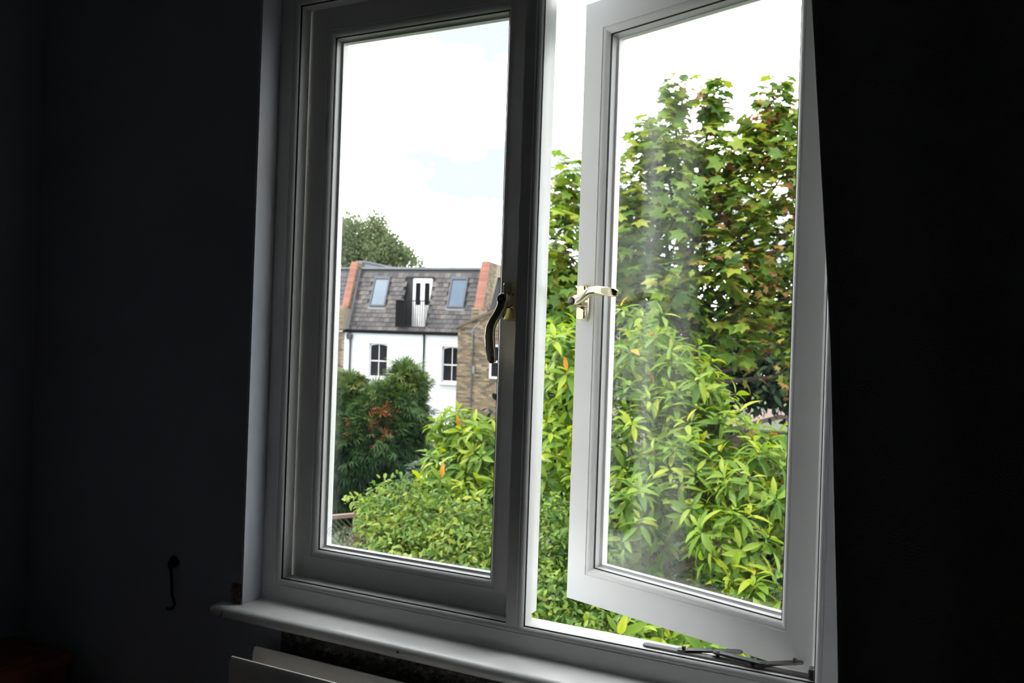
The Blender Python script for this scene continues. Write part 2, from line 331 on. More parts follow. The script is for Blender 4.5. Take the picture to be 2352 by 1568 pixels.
def handle(parent, x, z, ang, mirror):
    """cranked handle. lever runs along local a, cranks along b; ang turns lever in the sash plane"""
    def P(a, b, c):
        if mirror: b = -b
        ca, sa = math.cos(ang), math.sin(ang)
        return (x+a*ca-b*sa, -c, z+a*sa+b*ca)
    ba = MB()
    def plate(z0, z1, w0, c0, c1, bul):
        path = []
        n = 7
        for i in range(n):
            q = i/(n-1); c = c0+(c1-c0)*q; k = 1-0.22*max(0, q-0.45)**1.2*bul
            path.append(((x, -c, (z0+z1)/2), (1, 0, 0), (0, 0, 1), w0/2*k, (z1-z0)/2*(1-0.12*max(0, q-0.45)*bul)))
        ba.sweep(path, [(c_, math.copysign(abs(s_)**0.75, s_)) for c_, s_ in SQ])
    plate(z-0.038, z+0.034, 0.0245, 0.0, 0.011, 1.4)
    plate(z-0.036, z-0.013, 0.0215, 0.010, 0.0165, 1.8)
    plate(z+0.010, z+0.032, 0.0215, 0.010, 0.0165, 1.8)
    h = ba.build('handle', BRASS, parent, smooth=55); h['label'] = 'polished brass handle with backplate and cranked lever'
    # spindle boss
    MB().tube([(x, -0.009, z), (x, -0.022, z), (x, -0.030, z), (x, -0.034, z)], [0.0135, 0.0125, 0.012, 0.0095], 20).build('boss', BRASS, h, smooth=50)
    pts = [(-0.009, -0.001, 0.030), (0.002, -0.001, 0.033), (0.014, 0.0005, 0.036), (0.026, 0.0055, 0.039), (0.038, 0.0125, 0.042), (0.050, 0.0170, 0.0435), (0.066, 0.0180, 0.044), (0.088, 0.0160, 0.0435), (0.106, 0.0130, 0.0425), (0.1125, 0.0115, 0.0415)]
    wid = [0.0080, 0.0095, 0.0084, 0.0076, 0.0076, 0.0082, 0.0088, 0.0088, 0.0080, 0.0050]
    thk = [0.006, 0.008, 0.0072, 0.0064, 0.006, 0.006, 0.006, 0.006, 0.0056, 0.0034]
    path = []
    for i, p in enumerate(pts):
        q0, q1 = Vector(P(*pts[max(i-1, 0)])), Vector(P(*pts[min(i+1, len(pts)-1)])); d = (q1-q0).normalized()
        nrm = Vector((0, -1, 0)); b = d.cross(nrm).normalized(); nn = b.cross(d).normalized()
        path.append((P(*p), b, nn, wid[i], thk[i]))
    MB().sweep(path, SQ).build('lever', BRASS, h, smooth=60)
    # key cylinder set in the boss
    lk = MB().tube([P(-0.001, -0.0005, 0.036), P(-0.001, -0.0005, 0.0425), P(-0.001, -0.0005, 0.0435)], [0.0078, 0.0078, 0.0066], 20).build('lock_cylinder', BLKPL, h, smooth=50)
    MB().tube([P(-0.001, -0.0005, 0.0435), P(-0.001, -0.0005, 0.0442)], [0.0042, 0.0040], 16).build('keyway', STEEL, h, smooth=50)
    return h
sl = sash('casement_sash', False, 'closed left casement of the white window, handle lever hanging down')
handle(sl, 0.424, 0.508, -math.pi/2, True)
PHI = math.radians(19.2175)
so = sash('casement_sash', True, 'right casement of the white window, swung open outwards')
so.rotation_euler = (0, 0, -PHI)
hinge = Vector((0.898, 0.0491, 0)); so.location = hinge - Matrix.Rotation(-PHI, 3, 'Z')@Vector((SW, 0, 0))
handle(so, -0.034, 0.5175, 0.0, False)

# friction stay under the open sash
st = tag(empty('friction_stay', (0.86, -0.01, -0.056)), 'dark steel friction stay linking the open casement to the frame', 'hinge')
def bar(nm, p, q, w, z0, z1):
    p, q = Vector((*p, 0)), Vector((*q, 0)); d = (q-p).normalized(); s_ = Vector((-d.y, d.x, 0))*w/2
    poly = [p-s_, p-s_*0.5-d*w*0.35, p+s_*0.5-d*w*0.35, p+s_, q+s_, q+s_*0.5+d*w*0.35, q-s_*0.5+d*w*0.35, q-s_]
    o = MB().prism([(v.x-0.86, v.y+0.01) for v in poly], 'z', z0+0.056, z1+0.056).build(nm, STEEL, st); return o
bar('track', (0.70, -0.014), (0.955, -0.014), 0.014, -0.0565, -0.0535)
bar('long_arm', (0.757, -0.016), (0.842, 0.028), 0.013, -0.0535, -0.0505)
bar('short_arm', (0.812, -0.006), (0.885, -0.018), 0.013, -0.0505, -0.0465)
bar('link_arm', (0.872, -0.020), (0.935, 0.030), 0.012, -0.0535, -0.0500)
for q in ((0.762, -0.014), (0.815, -0.007), (0.884, -0.017), (0.928, 0.024)):
    MB().tube([(q[0]-0.86, q[1]+0.01, 0.001), (q[0]-0.86, q[1]+0.01, 0.0105)], 0.0032, 10).build('rivet', STEEL, st)
bk = tag(MB().box(0.9535, 0.9632, -0.026, -0.006, -0.057, -0.041).build('hinge_block', STEEL, bevel=0.002), 'small dark metal hinge block in the lower right corner of the window frame', 'hinge block')

# ================================================================== SILL, RADIATOR, WALL DETAILS
SZ = -0.102; m = MB()
prof = [(-0.043, SZ)] + [(-0.116-0.0115*math.sin(a), SZ-0.0115+0.0115*math.cos(a)) for a in np.linspace(0, math.pi, 9)] + [(-0.043, SZ-0.023)]
n = len(prof); vs = []
for x in (-0.1595, 1.07):
    for yy, zz in prof: vs.append((x, yy, zz))
# board in the reveal plus horns in front of the wall
m.prism(prof, 'x', OX0+0.0005, OX1-0.0005)
hp = [(YW-0.0005, SZ)] + prof[1:-1] + [(YW-0.0005, SZ-0.023)]
xs = [OX0+0.0005, OX0-0.045, OX0-0.053, OX0-0.057, OX0-0.059]; ks = [1, 1, 0.88, 0.62, 0.3]
def horn(sgn, xb):
    vs = []
    for x, k in zip(xs, ks):
        xx = x if sgn < 0 else xb+(OX0-x)
        for yy, zz in hp: vs.append((xx, YW-0.0005+(yy-YW+0.0005)*(0.55+0.45*k) if k < 1 else yy, SZ-0.0115+(zz-SZ+0.0115)*k))
    n = len(hp); fs = [(i*n+j, i*n+(j+1) % n, (i+1)*n+(j+1) % n, (i+1)*n+j) for i in range(len(xs)-1) for j in range(n)]
    fs += [tuple(range((len(xs)-1)*n, len(xs)*n))]
    m.add(vs, fs)
horn(-1, 0); horn(1, OX1-0.0005)
sill = m.build('window_sill', SILLW, smooth=40)
tag(sill, 'white gloss painted windowsill board with rounded nosing above the radiator', 'windowsill')
ck = MB().tube([(-0.118, -0.1272, -0.110), (-0.121, -0.1278, -0.116), (-0.125, -0.1262, -0.121)], 0.0008, 5).build('crack', GASK, sill)
MB().tube([(0.2906, -0.1262, -0.1105), (0.2904, -0.1285, -0.1112)], [0.0024, 0.0018], 9).build('nail_hole', mat('rust', (0.16, 0.05, 0.02), 0.8), sill)

# bare masonry strip between sill and radiator
def rough_patch(name, x0, x1, z0, z1, nx, nz, depth, m_, jag=0.0, y=YW):
    vs = []; fs = []
    for j in range(nz+1):
        for i in range(nx+1):
            u, v = i/nx, j/nz
            ex = (random.uniform(-jag, jag) if i in (0, nx) or j in (0, nz) else 0)
            edge = min(1, 6*min(u, 1-u), 4*min(v, 1-v)+0.25)
            vs.append((x0+(x1-x0)*u+ex, y-0.0008-depth*edge*random.random()**1.5, z0+(z1-z0)*v+ex))
    for j in range(nz):
        for i in range(nx): a = j*(nx+1)+i; fs.append((a, a+1, a+nx+2, a+nx+1))
    k = len(vs)
    vs += [(x0, y+0.006, z0), (x1, y+0.006, z0), (x1, y+0.006, z1), (x0, y+0.006, z1)]
    bt = list(range(0, nx+1)); tp = list(range(nz*(nx+1), (nz+1)*(nx+1)))
    fs += [tuple(bt[::-1]+[k, k+1]), tuple(tp+[k+2, k+3]), tuple([j*(nx+1) for j in range(nz+1)]+[k+3, k]), tuple([j*(nx+1)+nx for j in range(nz, -1, -1)]+[k+1, k+2]), (k, k+3, k+2, k+1)]
    return MB().add(vs, fs).build(name, m_)
tag(rough_patch('masonry_patch', 0.002, 0.95, -0.30, SZ-0.0245, 220, 40, 0.006, MASON), 'dark crumbly bare masonry strip under the windowsill behind the radiator', 'masonry')
tag(rough_patch('plaster_chip', -0.128, -0.1012, -0.0995, -0.062, 9, 12, 0.002, CHIP, 0.003), 'brown chipped plaster patch where the wall meets the windowsill end', 'plaster damage')

# radiator: two panels, convector fins and wall brackets
rad = tag(empty('radiator', (0.45, -0.17, -0.65)), 'white double panel radiator under the windowsill', 'radiator')
def rpanel(yc):
    m = MB(); x0, x1, z0, z1, th = -0.47, 0.47, 0.0, 0.495, 0.0065
    m.prism([(yc-0.45-0+0.45-th-0, z0+0.01), (yc-th, z1-0.012), (yc-th*0.7, z1-0.004), (yc-0.002, z1), (yc+0.002, z1), (yc+th*0.7, z1-0.004), (yc+th, z1-0.012), (yc+th, z0+0.01), (yc+0.002, z0), (yc-0.002, z0)], 'x', x0, x1)
    o = m.build('panel', RADW, rad, smooth=50)
    for i in range(26):
        x = x0+0.025+i*0.0358
        MB().prism([(x, yc-th), (x+0.006, yc-th-0.006), (x+0.020, yc-th-0.006), (x+0.026, yc-th)], 'z', z0+0.05, z1-0.05).build('rib', RADW, o)
    return o
rpanel(0.030); rpanel(-0.030)
for i in range(9): MB().box(-0.42+i*0.105-0.001, -0.42+i*0.105+0.001, -0.0235, 0.0235, 0.03, 0.455).build('fin', RADW, rad)
for sx in (-0.3, 0.3): MB().box(sx-0.015, sx+0.015, 0.0365, 0.0665, 0.12, 0.36).build('bracket', RADW, rad)
for sx in (-0.44, 0.44): MB().tube([(sx, 0.0, 0.06), (sx, 0.0, -0.43)], 0.0075, 10).build('pipe', RADW, rad, smooth=50)

# curtain hook on the wall
hk = tag(empty('tieback_hook', (-0.288, YW, -0.06)), 'black iron hook hanging on the dark wall left of the window', 'hook')
MB().tube([(0, 0.0, 0.016), (0, -0.003, 0.016), (0, -0.005, 0.016)], [0.012, 0.012, 0.009], 18).build('rose', IRON, hk, smooth=50)
MB().tube([(0, -0.004, 0.016), (0.001, -0.012, 0.018), (0.003, -0.016, 0.012), (0.004, -0.013, 0.004)], [0.005, 0.0045, 0.004, 0.0035], 10).build('eye', IRON, hk, smooth=60)
MB().tube([(0.004, -0.013, 0.008), (0.006, -0.011, -0.02), (0.007, -0.010, -0.05), (0.012, -0.010, -0.058), (0.015, -0.010, -0.067), (0.011, -0.011, -0.076), (0.003, -0.012, -0.079), (-0.004, -0.012, -0.077)], [0.0032]*3+[0.003, 0.003, 0.0028, 0.0026, 0.0022], 10).build('hook_arm', IRON, hk, smooth=60)

# polished chest in the corner
ch = tag(empty('wooden_chest', (-0.645, -0.42, FL)), 'polished reddish brown wooden chest with rounded top in the dark left corner', 'chest')
def slab(x0, x1, y0, y1, r, z0, z1, inset_top=0.0):
    def outline(d):
        pts = []
        for cx_, cy_, a0 in ((x1-r, y1-r, 0), (x0+0.012, y1-0.012, 90), (x0+0.012, y0+0.012, 180), (x1-r, y0+r, 270)):
            rr = r if cx_ > (x0+x1)/2 else 0.012
            for k in range(9):
                a = math.radians(a0+k*90/8); pts.append((cx_+(rr-d)*math.cos(a), cy_+(rr-d)*math.sin(a)))
        return pts
    h = z1-z0; lev = [(0.012, z0), (0.003, z0+h*0.15), (0, z0+h*0.4), (0.001, z0+h*0.62), (0.005, z0+h*0.85), (0.011, z1)]
    vs = []; fs = []
    for d, z in lev: vs += [(x, y, z) for x, y in outline(d)]
    n = 36
    for i in range(len(lev)-1):
        for k in range(n): fs.append((i*n+k, i*n+(k+1) % n, (i+1)*n+(k+1) % n, (i+1)*n+k))
    fs += [tuple(range(n-1, -1, -1)), tuple(range((len(lev)-1)*n, len(lev)*n))]
    return MB().add(vs, fs)
ZT = -0.27-FL
slab(-0.112, 0.108, -0.36, 0.3, 0.03, ZT-0.028, ZT).build('top', WOOD, ch, smooth=50)
MB().box(-0.10, 0.088, -0.34, 0.285, 0.06, ZT-0.028).build('carcass', WOOD, ch)
il = MB()
def inl(pts): il.tube(pts, 0.0016, 6)
arc = [(0.044+0.022*math.cos(a), 0.236+0.022*math.sin(a), ZT+0.0002) for a in np.linspace(0, math.pi/2, 8)]
inl([(0.066, -0.3, ZT+0.0002)]+arc+[(-0.10, 0.258, ZT+0.0002)])
il.build('inlay_line', mat('inlay_wood', (0.30, 0.13, 0.05), 0.25), ch)
for i in range(3):
    z0 = 0.10+i*0.215
    d = MB().box(0.088, 0.100, -0.32, 0.265, z0, z0+0.2).build('drawer', WOOD, ch, bevel=0.003)
    for yy in (-0.2, 0.15): MB().tube([(0.100, yy, z0+0.1), (0.112, yy, z0+0.1), (0.120, yy, z0+0.1), (0.124, yy, z0+0.1)], [0.006, 0.006, 0.013, 0.007], 12).build('knob', BRASS, d, smooth=50)
for xx in (-0.09, 0.07):
    for yy in (-0.33, 0.26): MB().tube([(xx, yy, 0), (xx, yy, 0.06)], [0.014, 0.02], 10).build('foot', WOOD, ch, smooth=50)

# curtains
def curtain(name, m_, xedge, x1, y0, z0, z1, folds, amp, nz=30, nx=160, axis='x'):
    vs = []; fs = []
    for j in range(nz+1):
        z = z0+(z1-z0)*j/nz; xa = xedge(z)
        for i in range(nx+1):
            u = i/nx; x = xa+(x1-xa)*u
            yy = y0+amp*(0.75+0.25*math.cos(3*z))*math.sin(2*math.pi*folds*u+0.6*math.sin(2.2*z)+0.5)+0.3*amp*math.sin(5.3*folds*u)
            vs.append((x, yy, z) if axis == 'x' else (yy, x, z))
    for j in range(nz):
        for i in range(nx): a = j*(nx+1)+i; fs.append((a, a+1, a+nx+2, a+nx+1))
    o = MB().add(vs, fs).build(name, m_, smooth=80)
    md = o.modifiers.new('thickness', 'SOLIDIFY'); md.thickness = 0.003; md.offset = 0
    return o
def ced(z): return float(np.interp(z, [-1.0, 0.028, 0.464, 0.876, 1.6], [1.045, 1.0157, 0.9922, 0.9583, 0.892]))
tag(curtain('curtain', BLACKC, ced, 2.3, -0.255, -1.04, 1.56, 7, 0.014), 'heavy black curtain drawn back on the right side of the window', 'curtain')

# ================================================================== HOUSES BEYOND THE GARDENS
HO = (-22.549, 29.285, 0.0); HANG = math.radians(8.5334); GZ = -4.0
# local house frame: x along the terrace, y away from us, z up
def fill_pieces(parent, name, stuffname, mesh, mats, spots, cap, score):
    """spots: list of (x,y,z,sx); first cap by score are objects, the rest one joined part"""
    order = sorted(range(len(spots)), key=lambda i: score(spots[i]))
    for i in order[:cap]:
        x, y, z, sx = spots[i]; o = mesh_obj(name, mesh, parent, (x, y, z)); o.scale = (sx, 1, 1)
        yield o
    rest = order[cap:]
    if rest:
        bv = np.array([v.co[:] for v in mesh.vertices]); bf = [tuple(p.vertices) for p in mesh.polygons]
        V = []; F = []; tint = []
        for i in rest:
            x, y, z, sx = spots[i]; o = len(V)
            V += [(x+q[0]*sx, y+q[1], z+q[2]) for q in bv]; F += [tuple(k+o for k in f) for f in bf]; tint += [random.random()]*len(bf)
        me = bpy.data.meshes.new(stuffname); me.from_pydata(V, [], F); a = me.attributes.new('tint', 'FLOAT', 'FACE'); a.data.foreach_set('value', tint)
        me.materials.append(mesh.materials[0]); o = mesh_obj(stuffname, me, parent); o['kind'] = 'stuff'
def piece_mesh(name, sx, sy, sz, m_, tilt=0.0):
    me = bpy.data.meshes.new(name); b = MB().box(0, sx, -sy, 0.01, 0, sz)
    me.from_pydata([(x, y-(tilt*(1-z/sz) if y < 0 else 0), z) for x, y, z in b.v], [], b.f); me.materials.append(m_); return me
BRICK = piece_mesh('brick', 0.215, 0.012, 0.065, STOCK)
RBRICK = piece_mesh('red_brick', 0.215, 0.012, 0.065, REDBR)

def house_root(name, label):
    o = empty(name, HO, HANG); return tag(o, label, 'house')
ZE, ZR = 0.84, 3.62; TS = math.tan(math.radians(70))
def roofy(z): return -0.1+(z-ZE)/TS      # y of the mansard face at height z
wh = house_root('terraced_house', 'white rendered house with slate mansard roof and small black balcony')
# white wall with two window openings
W1 = (1.25, 2.15, -1.22, 0.28); W2 = (4.72, 5.62, -1.28, 0.25)
xsq = [0.0, W1[0], W1[1], W2[0], W2[1], 6.32]
m = MB()
m.box(0.02, W1[0], 0, 0.3, GZ, 0.74); m.box(W1[1], W2[0], 0, 0.3, GZ, 0.74); m.box(W2[1], 6.3, 0, 0.3, GZ, 0.74)
for w in (W1, W2): m.box(w[0], w[1], 0, 0.3, GZ, w[2]); m.box(w[0], w[1], 0, 0.3, w[3], 0.74)
m.build('wall', RENDERW, wh)
MB().box(0.0, 6.32, 0.31, 6, GZ, 0.74).build('back_mass', DARKRM, wh)
def house_window(par, w):
    x0, x1, z0, z1 = w
    f = MB(); t = 0.055
    f.box(x0, x0+t, 0.08, 0.16, z0, z1); f.box(x1-t, x1, 0.08, 0.16, z0, z1); f.box(x0, x1, 0.08, 0.16, z0, z0+0.07)
    xc = (x0+x1)/2   # cambered head
    arc = [(x0+(x1-x0)*k/10, z1-0.13+0.085*(1-(2*k/10-1)**2)) for k in range(11)]
    f.prism(arc+[(x1, z1), (x0, z1)], 'y', 0.08, 0.16)
    zm = (z0+z1)/2-0.02
    f.box(x0+t, x1-t, 0.09, 0.15, zm-0.025, zm+0.025); f.box(xc-0.014, xc+0.014, 0.09, 0.15, z0+0.07, z1-0.05)
    fo = f.build('window', HTRIM, par)
    for (a, b, c, d) in ((x0+t, xc-0.014, z0+0.07, zm-0.025), (xc+0.014, x1-t, z0+0.07, zm-0.025), (x0+t, xc-0.014, zm+0.025, z1-0.06), (xc+0.014, x1-t, zm+0.025, z1-0.06)):
        MB().box(a, b, 0.118, 0.124, c, d).build('pane', HGLASS, fo)
    MB().box(x0-0.09, x1+0.09, -0.09, 0.02, z0-0.11, z0+0.0).build('stone_sill', HTRIM, fo, bevel=0.01)
    return fo
house_window(wh, W1); house_window(wh, W2)
# paper lampshade in the right hand window
# fascia, gutter and flat roof
MB().box(-0.05, 6.35, -0.10, 0.02, 0.72, 0.80).build('fascia', PIPEB, wh)
MB().prism([(-0.19, 0.86), (-0.18, 0.80), (-0.13, 0.775), (-0.08, 0.80), (-0.07, 0.86)], 'x', 0.1, 6.3).build('gutter', PIPEB, wh)
# mansard backing with recess for the balcony door
RX0, RX1, RZ1 = 2.62, 3.89, 3.24
m = MB()
def mans(x0, x1, z0, z1, th=0.25): m.prism([(roofy(z0), z0), (roofy(z1), z1), (roofy(z1)+th, z1), (roofy(z0)+th, z0)], 'x', x0, x1)
mans(0.1, RX0, ZE-0.04, ZR); mans(RX1, 6.3, ZE-0.04, ZR); mans(RX0, RX1, RZ1, ZR); mans(RX0, RX1, ZE-0.04, 1.03)
roof = m.build('mansard_roof', SLATEB, wh)
MB().box(0.1, 6.3, roofy(ZR)-0.06, 6, ZR, ZR+0.10).build('roof_edge', LEAD, wh)
MB().box(0.1, 6.3, 1.1, 6, 0.8, ZR).build('attic_mass', DARKRM, wh)
# slates
SL = 0.25; EX = 0.213/1.0
slm = bpy.data.meshes.new('slate'); cs, sn = math.cos(math.radians(70)), math.sin(math.radians(70))
def slope(x, s, o): return (x, s*cs-o*sn, s*sn+o*cs)        # s up the slope, o outward
L = 0.255
slm.from_pydata([slope(0.006, 0, 0.034), slope(SL-0.006, 0, 0.034), slope(SL-0.004, L, 0.006), slope(0.004, L, 0.006), slope(0.004, 0, 0.012), slope(SL-0.004, 0, 0.012), slope(SL-0.004, L, 0.0), slope(0.004, L, 0.0)], [],
                [(0, 1, 2, 3), (0, 4, 5, 1), (1, 5, 6, 2), (0, 3, 7, 4), (3, 2, 6, 7)]); slm.materials.append(SLATE)
SKY1 = (1.05, 1.83, 1.90, 3.26); SKY2 = (4.76, 5.55, 1.91, 3.27)
sp = []
row = 0; s = 0.0
while True:
    z = ZE-0.02+s*sn
    if z+0.2 > ZR: break
    x = 0.16-(0.125 if row % 2 else 0)
    while x < 6.2:
        x0, x1 = max(x, 0.16), min(x+SL, 6.2)
        if x1-x0 > 0.06:
            mid = (x0+x1)/2; zc = z+0.1; skip = False
            for q in (SKY1, SKY2):
                if q[0]-0.07 < mid < q[1]+0.07 and q[2]-0.08 < zc < q[3]+0.04: skip = True
            if RX0-0.04 < mid < RX1+0.04 and 1.0 < zc < RZ1+0.05: skip = True
            if not skip: sp.append((x0, roofy(z), z, (x1-x0)/SL))
        x += SL
    s += EX; row += 1
list(fill_pieces(roof, 'slate', 'slates_rest', slm, None, sp, 300, lambda q: abs(q[0]-3)))
# roof windows
def roof_window(par, q, open_=False):
    x0, x1, z0, z1 = q
    def box(mb, a, b, c, d, o0, o1):
        P = []
        for o in (o0, o1):
            for (x, z) in ((a, c), (b, c), (b, d), (a, d)):
                P.append((x, roofy(z)-o*sn, z+o*cs))
        mb.add(P, [(0, 3, 2, 1), (4, 5, 6, 7), (0, 1, 5, 4), (1, 2, 6, 5), (2, 3, 7, 6), (3, 0, 4, 7)]); return mb
    f = MB(); t = 0.07
    box(f, x0, x0+t, z0, z1, 0, 0.09); box(f, x1-t, x1, z0, z1, 0, 0.09); box(f, x0+t, x1-t, z0, z0+t, 0, 0.09); box(f, x0+t, x1-t, z1-0.12, z1, 0, 0.10)
    fo = f.build('roof_window', PIPEG, par)
    box(MB(), x0+t, x1-t, z0+t, z1-0.12, 0.03, 0.055).build('pane', SKYGL, fo)
    fl = box(MB(), x0-0.05, x1+0.05, z0-0.12, z0, 0.012, 0.03).build('flashing', LEAD, fo)
    return fo
roof_window(wh, SKY1); roof_window(wh, SKY2)
# balcony recess: cheeks, back wall, floor, french doors, railing
YD = 0.75
m = MB()
for x0, x1 in ((RX0-0.06, RX0), (RX1, RX1+0.06)):
    m.prism([(roofy(1.0), 1.0), (roofy(RZ1), RZ1), (YD+0.06, RZ1), (YD+0.06, 1.0)], 'x', x0, x1)
m.box(RX0, RX1, YD, YD+0.06, 1.0, RZ1+0.05); m.box(RX0, RX1, -0.05, YD, 0.96, 1.03); m.box(RX0-0.03, RX1+0.03, roofy(RZ1)-0.05, YD+0.05, RZ1, RZ1+0.05)
m.build('balcony_recess', SLATEB, wh)
d = MB(); dx0, dx1, dz0, dz1 = 2.96, 3.88, 1.05, 3.2; dc = (dx0+dx1)/2
def leaf(a, b):
    m = MB(); t = 0.095
    m.box(a, a+t, YD-0.07, YD-0.02, dz0, dz1-0.06); m.box(b-t, b, YD-0.07, YD-0.02, dz0, dz1-0.06); m.box(a+t, b-t, YD-0.07, YD-0.02, dz1-0.2, dz1-0.06); m.box(a+t, b-t, YD-0.065, YD-0.02, dz0, dz0+0.98)
    o = m.build('balcony_door', HTRIM, wh); MB().box(a+t, b-t, YD-0.05, YD-0.04, dz0+0.98, dz1-0.2).build('pane', HGLASS, o)
    return o
leaf(dx0+0.03, dc-0.004); leaf(dc+0.004, dx1-0.03)
MB().box(dx0, dx0+0.03, YD-0.08, YD, dz0, dz1).box(dx1-0.03, dx1, YD-0.08, YD, dz0, dz1).box(dx0, dx1, YD-0.08, YD, dz1-0.06, dz1).build('door_frame', HTRIM, wh)
rl = MB(); ry = -0.16; rx0, rx1, rz0, rz1 = 2.55, 3.93, 1.0, 2.19
rl.box(rx0, rx1, ry-0.02, ry+0.02, rz1-0.04, rz1); rl.box(rx0, rx1, ry-0.015, ry+0.015, rz0+0.02, rz0+0.05)
for x in (rx0, rx1-0.03): rl.box(x, x+0.03, ry, roofy(rz1)+0.02, rz1-0.035, rz1-0.005); rl.box(x, x+0.03, ry, 0.02, rz0+0.02, rz0+0.05)
rail = rl.build('railing', PIPEB, wh)
bb = piece_mesh('baluster', 0.02, 0.01, rz1-rz0-0.05, PIPEB)
for i in range(14): mesh_obj('baluster', bb, rail, (rx0+0.005+i*(rx1-rx0-0.03)/13, ry, rz0+0.02))
for i in range(1, 3):
    for x in (rx0+0.005, rx1-0.025): mesh_obj('baluster', bb, rail, (x, ry+i*0.14, rz0+0.02))
# added dark sheet standing in for the shaded recess behind the left railing
MB().box(rx0+0.02, 2.98, ry+0.012, ry+0.02, rz0+0.05, rz1-0.04).build('shade_sheet', mat('balcony_shade', (0.008, 0.008, 0.009), 0.9, spec=0.1), wh)
# rainwater pipes
MB().tube([(3.90, -0.09, 0.78), (3.90, -0.06, 0.5), (3.90, -0.06, GZ)], 0.04, 10).build('drainpipe', PIPEB, wh, smooth=50)
pg = MB().tube([(0.36, -0.10, 0.45), (0.36, -0.08, 0.3), (0.36, -0.08, GZ)], 0.05, 10).build('drainpipe', PIPEG, wh, smooth=50)
MB().prism([(0.27, 0.64), (0.45, 0.64), (0.42, 0.42), (0.30, 0.42)], 'y', -0.2, -0.02).build('hopper', PIPEG, pg)
MB().tube([(0.2, -0.06, 0.42), (0.17, -0.07, 0.60), (0.26, -0.08, 0.72), (0.38, -0.08, 0.68)], 0.03, 8).build('overflow_pipe', PIPEG, pg, smooth=50)
# party wall parapets: brick slope, red coping bricks, yellow pier below
def parapet(par, x0, x1, z0, z1, pier_z0):
    th = 0.30
    b = MB().prism([(roofy(z0)-th, z0), (roofy(z1)-th, z1), (roofy(z1)+1.2, z1), (roofy(z0)+0.6, z0)], 'x', x0, x1).build('parapet', MORTAR, par)
    me = bpy.data.meshes.new('coping_brick'); w = x1-x0
    hh = 0.088
    c0 = slope(0, 0, 0.03); vsb = []
    for o_ in (0.035, -0.01):
        for (xx, ss) in ((-0.02, 0.004), (w+0.02, 0.004), (w+0.02, hh-0.004), (-0.02, hh-0.004)): vsb.append(slope(xx, ss, o_))
    me.from_pydata(vsb, [], [(0, 1, 2, 3), (0, 4, 5, 1), (1, 5, 6, 2), (2, 6, 7, 3), (3, 7, 4, 0)]); me.materials.append(REDBR)
    s = 0.0
    while z0+s*sn+0.06 < z1:
        z = z0+s*sn; mesh_obj('coping_brick', me, b, (x0, roofy(z)-th, z)); s += hh
    for k in range(int((z1-z0)/0.075)):      # stretcher bricks on the cheek facing right
        z = z0+k*0.075; y0 = roofy(z)-th+0.03
        for j in range(4):
            o = mesh_obj('brick', BRICK, b, (x1, y0+j*0.225+(0.11 if k % 2 else 0), z)); o.rotation_euler = (0, 0, math.pi/2)
    p = MB().box(x0, x1, roofy(pier_z0)-th, roofy(z0)+0.3, pier_z0, z0).build('pier', MORTAR, par)
    for k in range(int((z0-pier_z0)/0.075)):
        mesh_obj('brick', BRICK, p, (x0+0.02, roofy(pier_z0)-th, pier_z0+0.005+k*0.075)).scale = ((x1-x0-0.04)/0.215, 1, 1)
    MB().box(x0-0.06, x1+0.03, roofy(z0)-th-0.08, roofy(z0)+0.1, z0-0.06, z0+0.05).build('corbel', REDBR, par)
parapet(wh, -0.13, 0.17, 1.86, 3.93, 0.84)
parapet(wh, 6.16, 6.5, 1.90, 3.96, 0.95)
MB().box(-0.10, 0.28, 1.2, 6.5, 3.4, 3.95).box(-0.16, 0.34, 1.15, 6.5, 3.95, 4.02).build('party_wall_top', LEAD, wh)
MB().box(6.18, 6.48, 1.2, 6.5, 3.4, 3.95).build('party_wall_top', MORTAR, wh)
# valley flashing beside the left parapet
MB().prism([(roofy(0.86)-0.05, 0.86), (roofy(3.6)-0.05, 3.6), (roofy(3.6)+0.05, 3.6), (roofy(0.86)+0.05, 0.86)], 'x', 0.17, 0.27).build('flashing', LEAD, wh)
MB().box(0.1, 2.3, -1.6, 0.0, -1.72, -1.62).build('lean_to_roof', PIPEG, wh)
MB().box(0.15, 2.25, -1.55, -0.01, GZ, -1.72).build('lean_to_wall', RENDERW, wh)

# neighbour on the left: stock brick wall, blue slates, skylight
lh = house_root('terraced_house', 'brown brick house with blue slate roof at the far left of the terrace')
lw = MB().box(-7.0, -0.0, 0.02, 0.3, GZ, 0.74).build('wall', MORTAR, lh)
sp = []
for k in range(60):
    z = 0.66-k*0.075; x = -0.235-(0.11 if k % 2 else 0)
    while x > -6.9: sp.append((x, 0.02, z, 1.0)); x -= 0.225
list(fill_pieces(lw, 'brick', 'bricks_rest', BRICK, None, sp, 150, lambda q: -q[0]*1.0-q[2]*0.45))
MB().box(-7, 0, 0.31, 6, GZ, 0.74).build('back_mass', DARKRM, lh)
m = MB(); mans(-7.0, -0.13, ZE-0.04, ZR); lr = m.build('mansard_roof', SLATEB, lh)
slm2 = slm.copy(); slm2.materials.clear(); slm2.materials.append(SLATEB2); slm2.name = 'slate_blue'
SKY3 = (-1.72, -0.86, 1.95, 3.22); sp = []; row = 0; s = 0.0
while ZE-0.02+s*sn+0.2 < ZR:
    z = ZE-0.02+s*sn; x = -0.40-(0.125 if row % 2 else 0)
    while x > -6.9:
        if not (SKY3[0]-0.07 < x+0.125 < SKY3[1]+0.07 and SKY3[2]-0.08 < z+0.1 < SKY3[3]+0.04): sp.append((x, roofy(z), z, 1.0))
        x -= SL
    s += EX; row += 1
list(fill_pieces(lr, 'slate', 'slates_rest', slm2, None, sp, 110, lambda q: -q[0]))
MB().box(-7, -0.13, roofy(ZR)-0.05, 6, ZR, ZR+0.08).build('roof_edge', LEAD, lh)
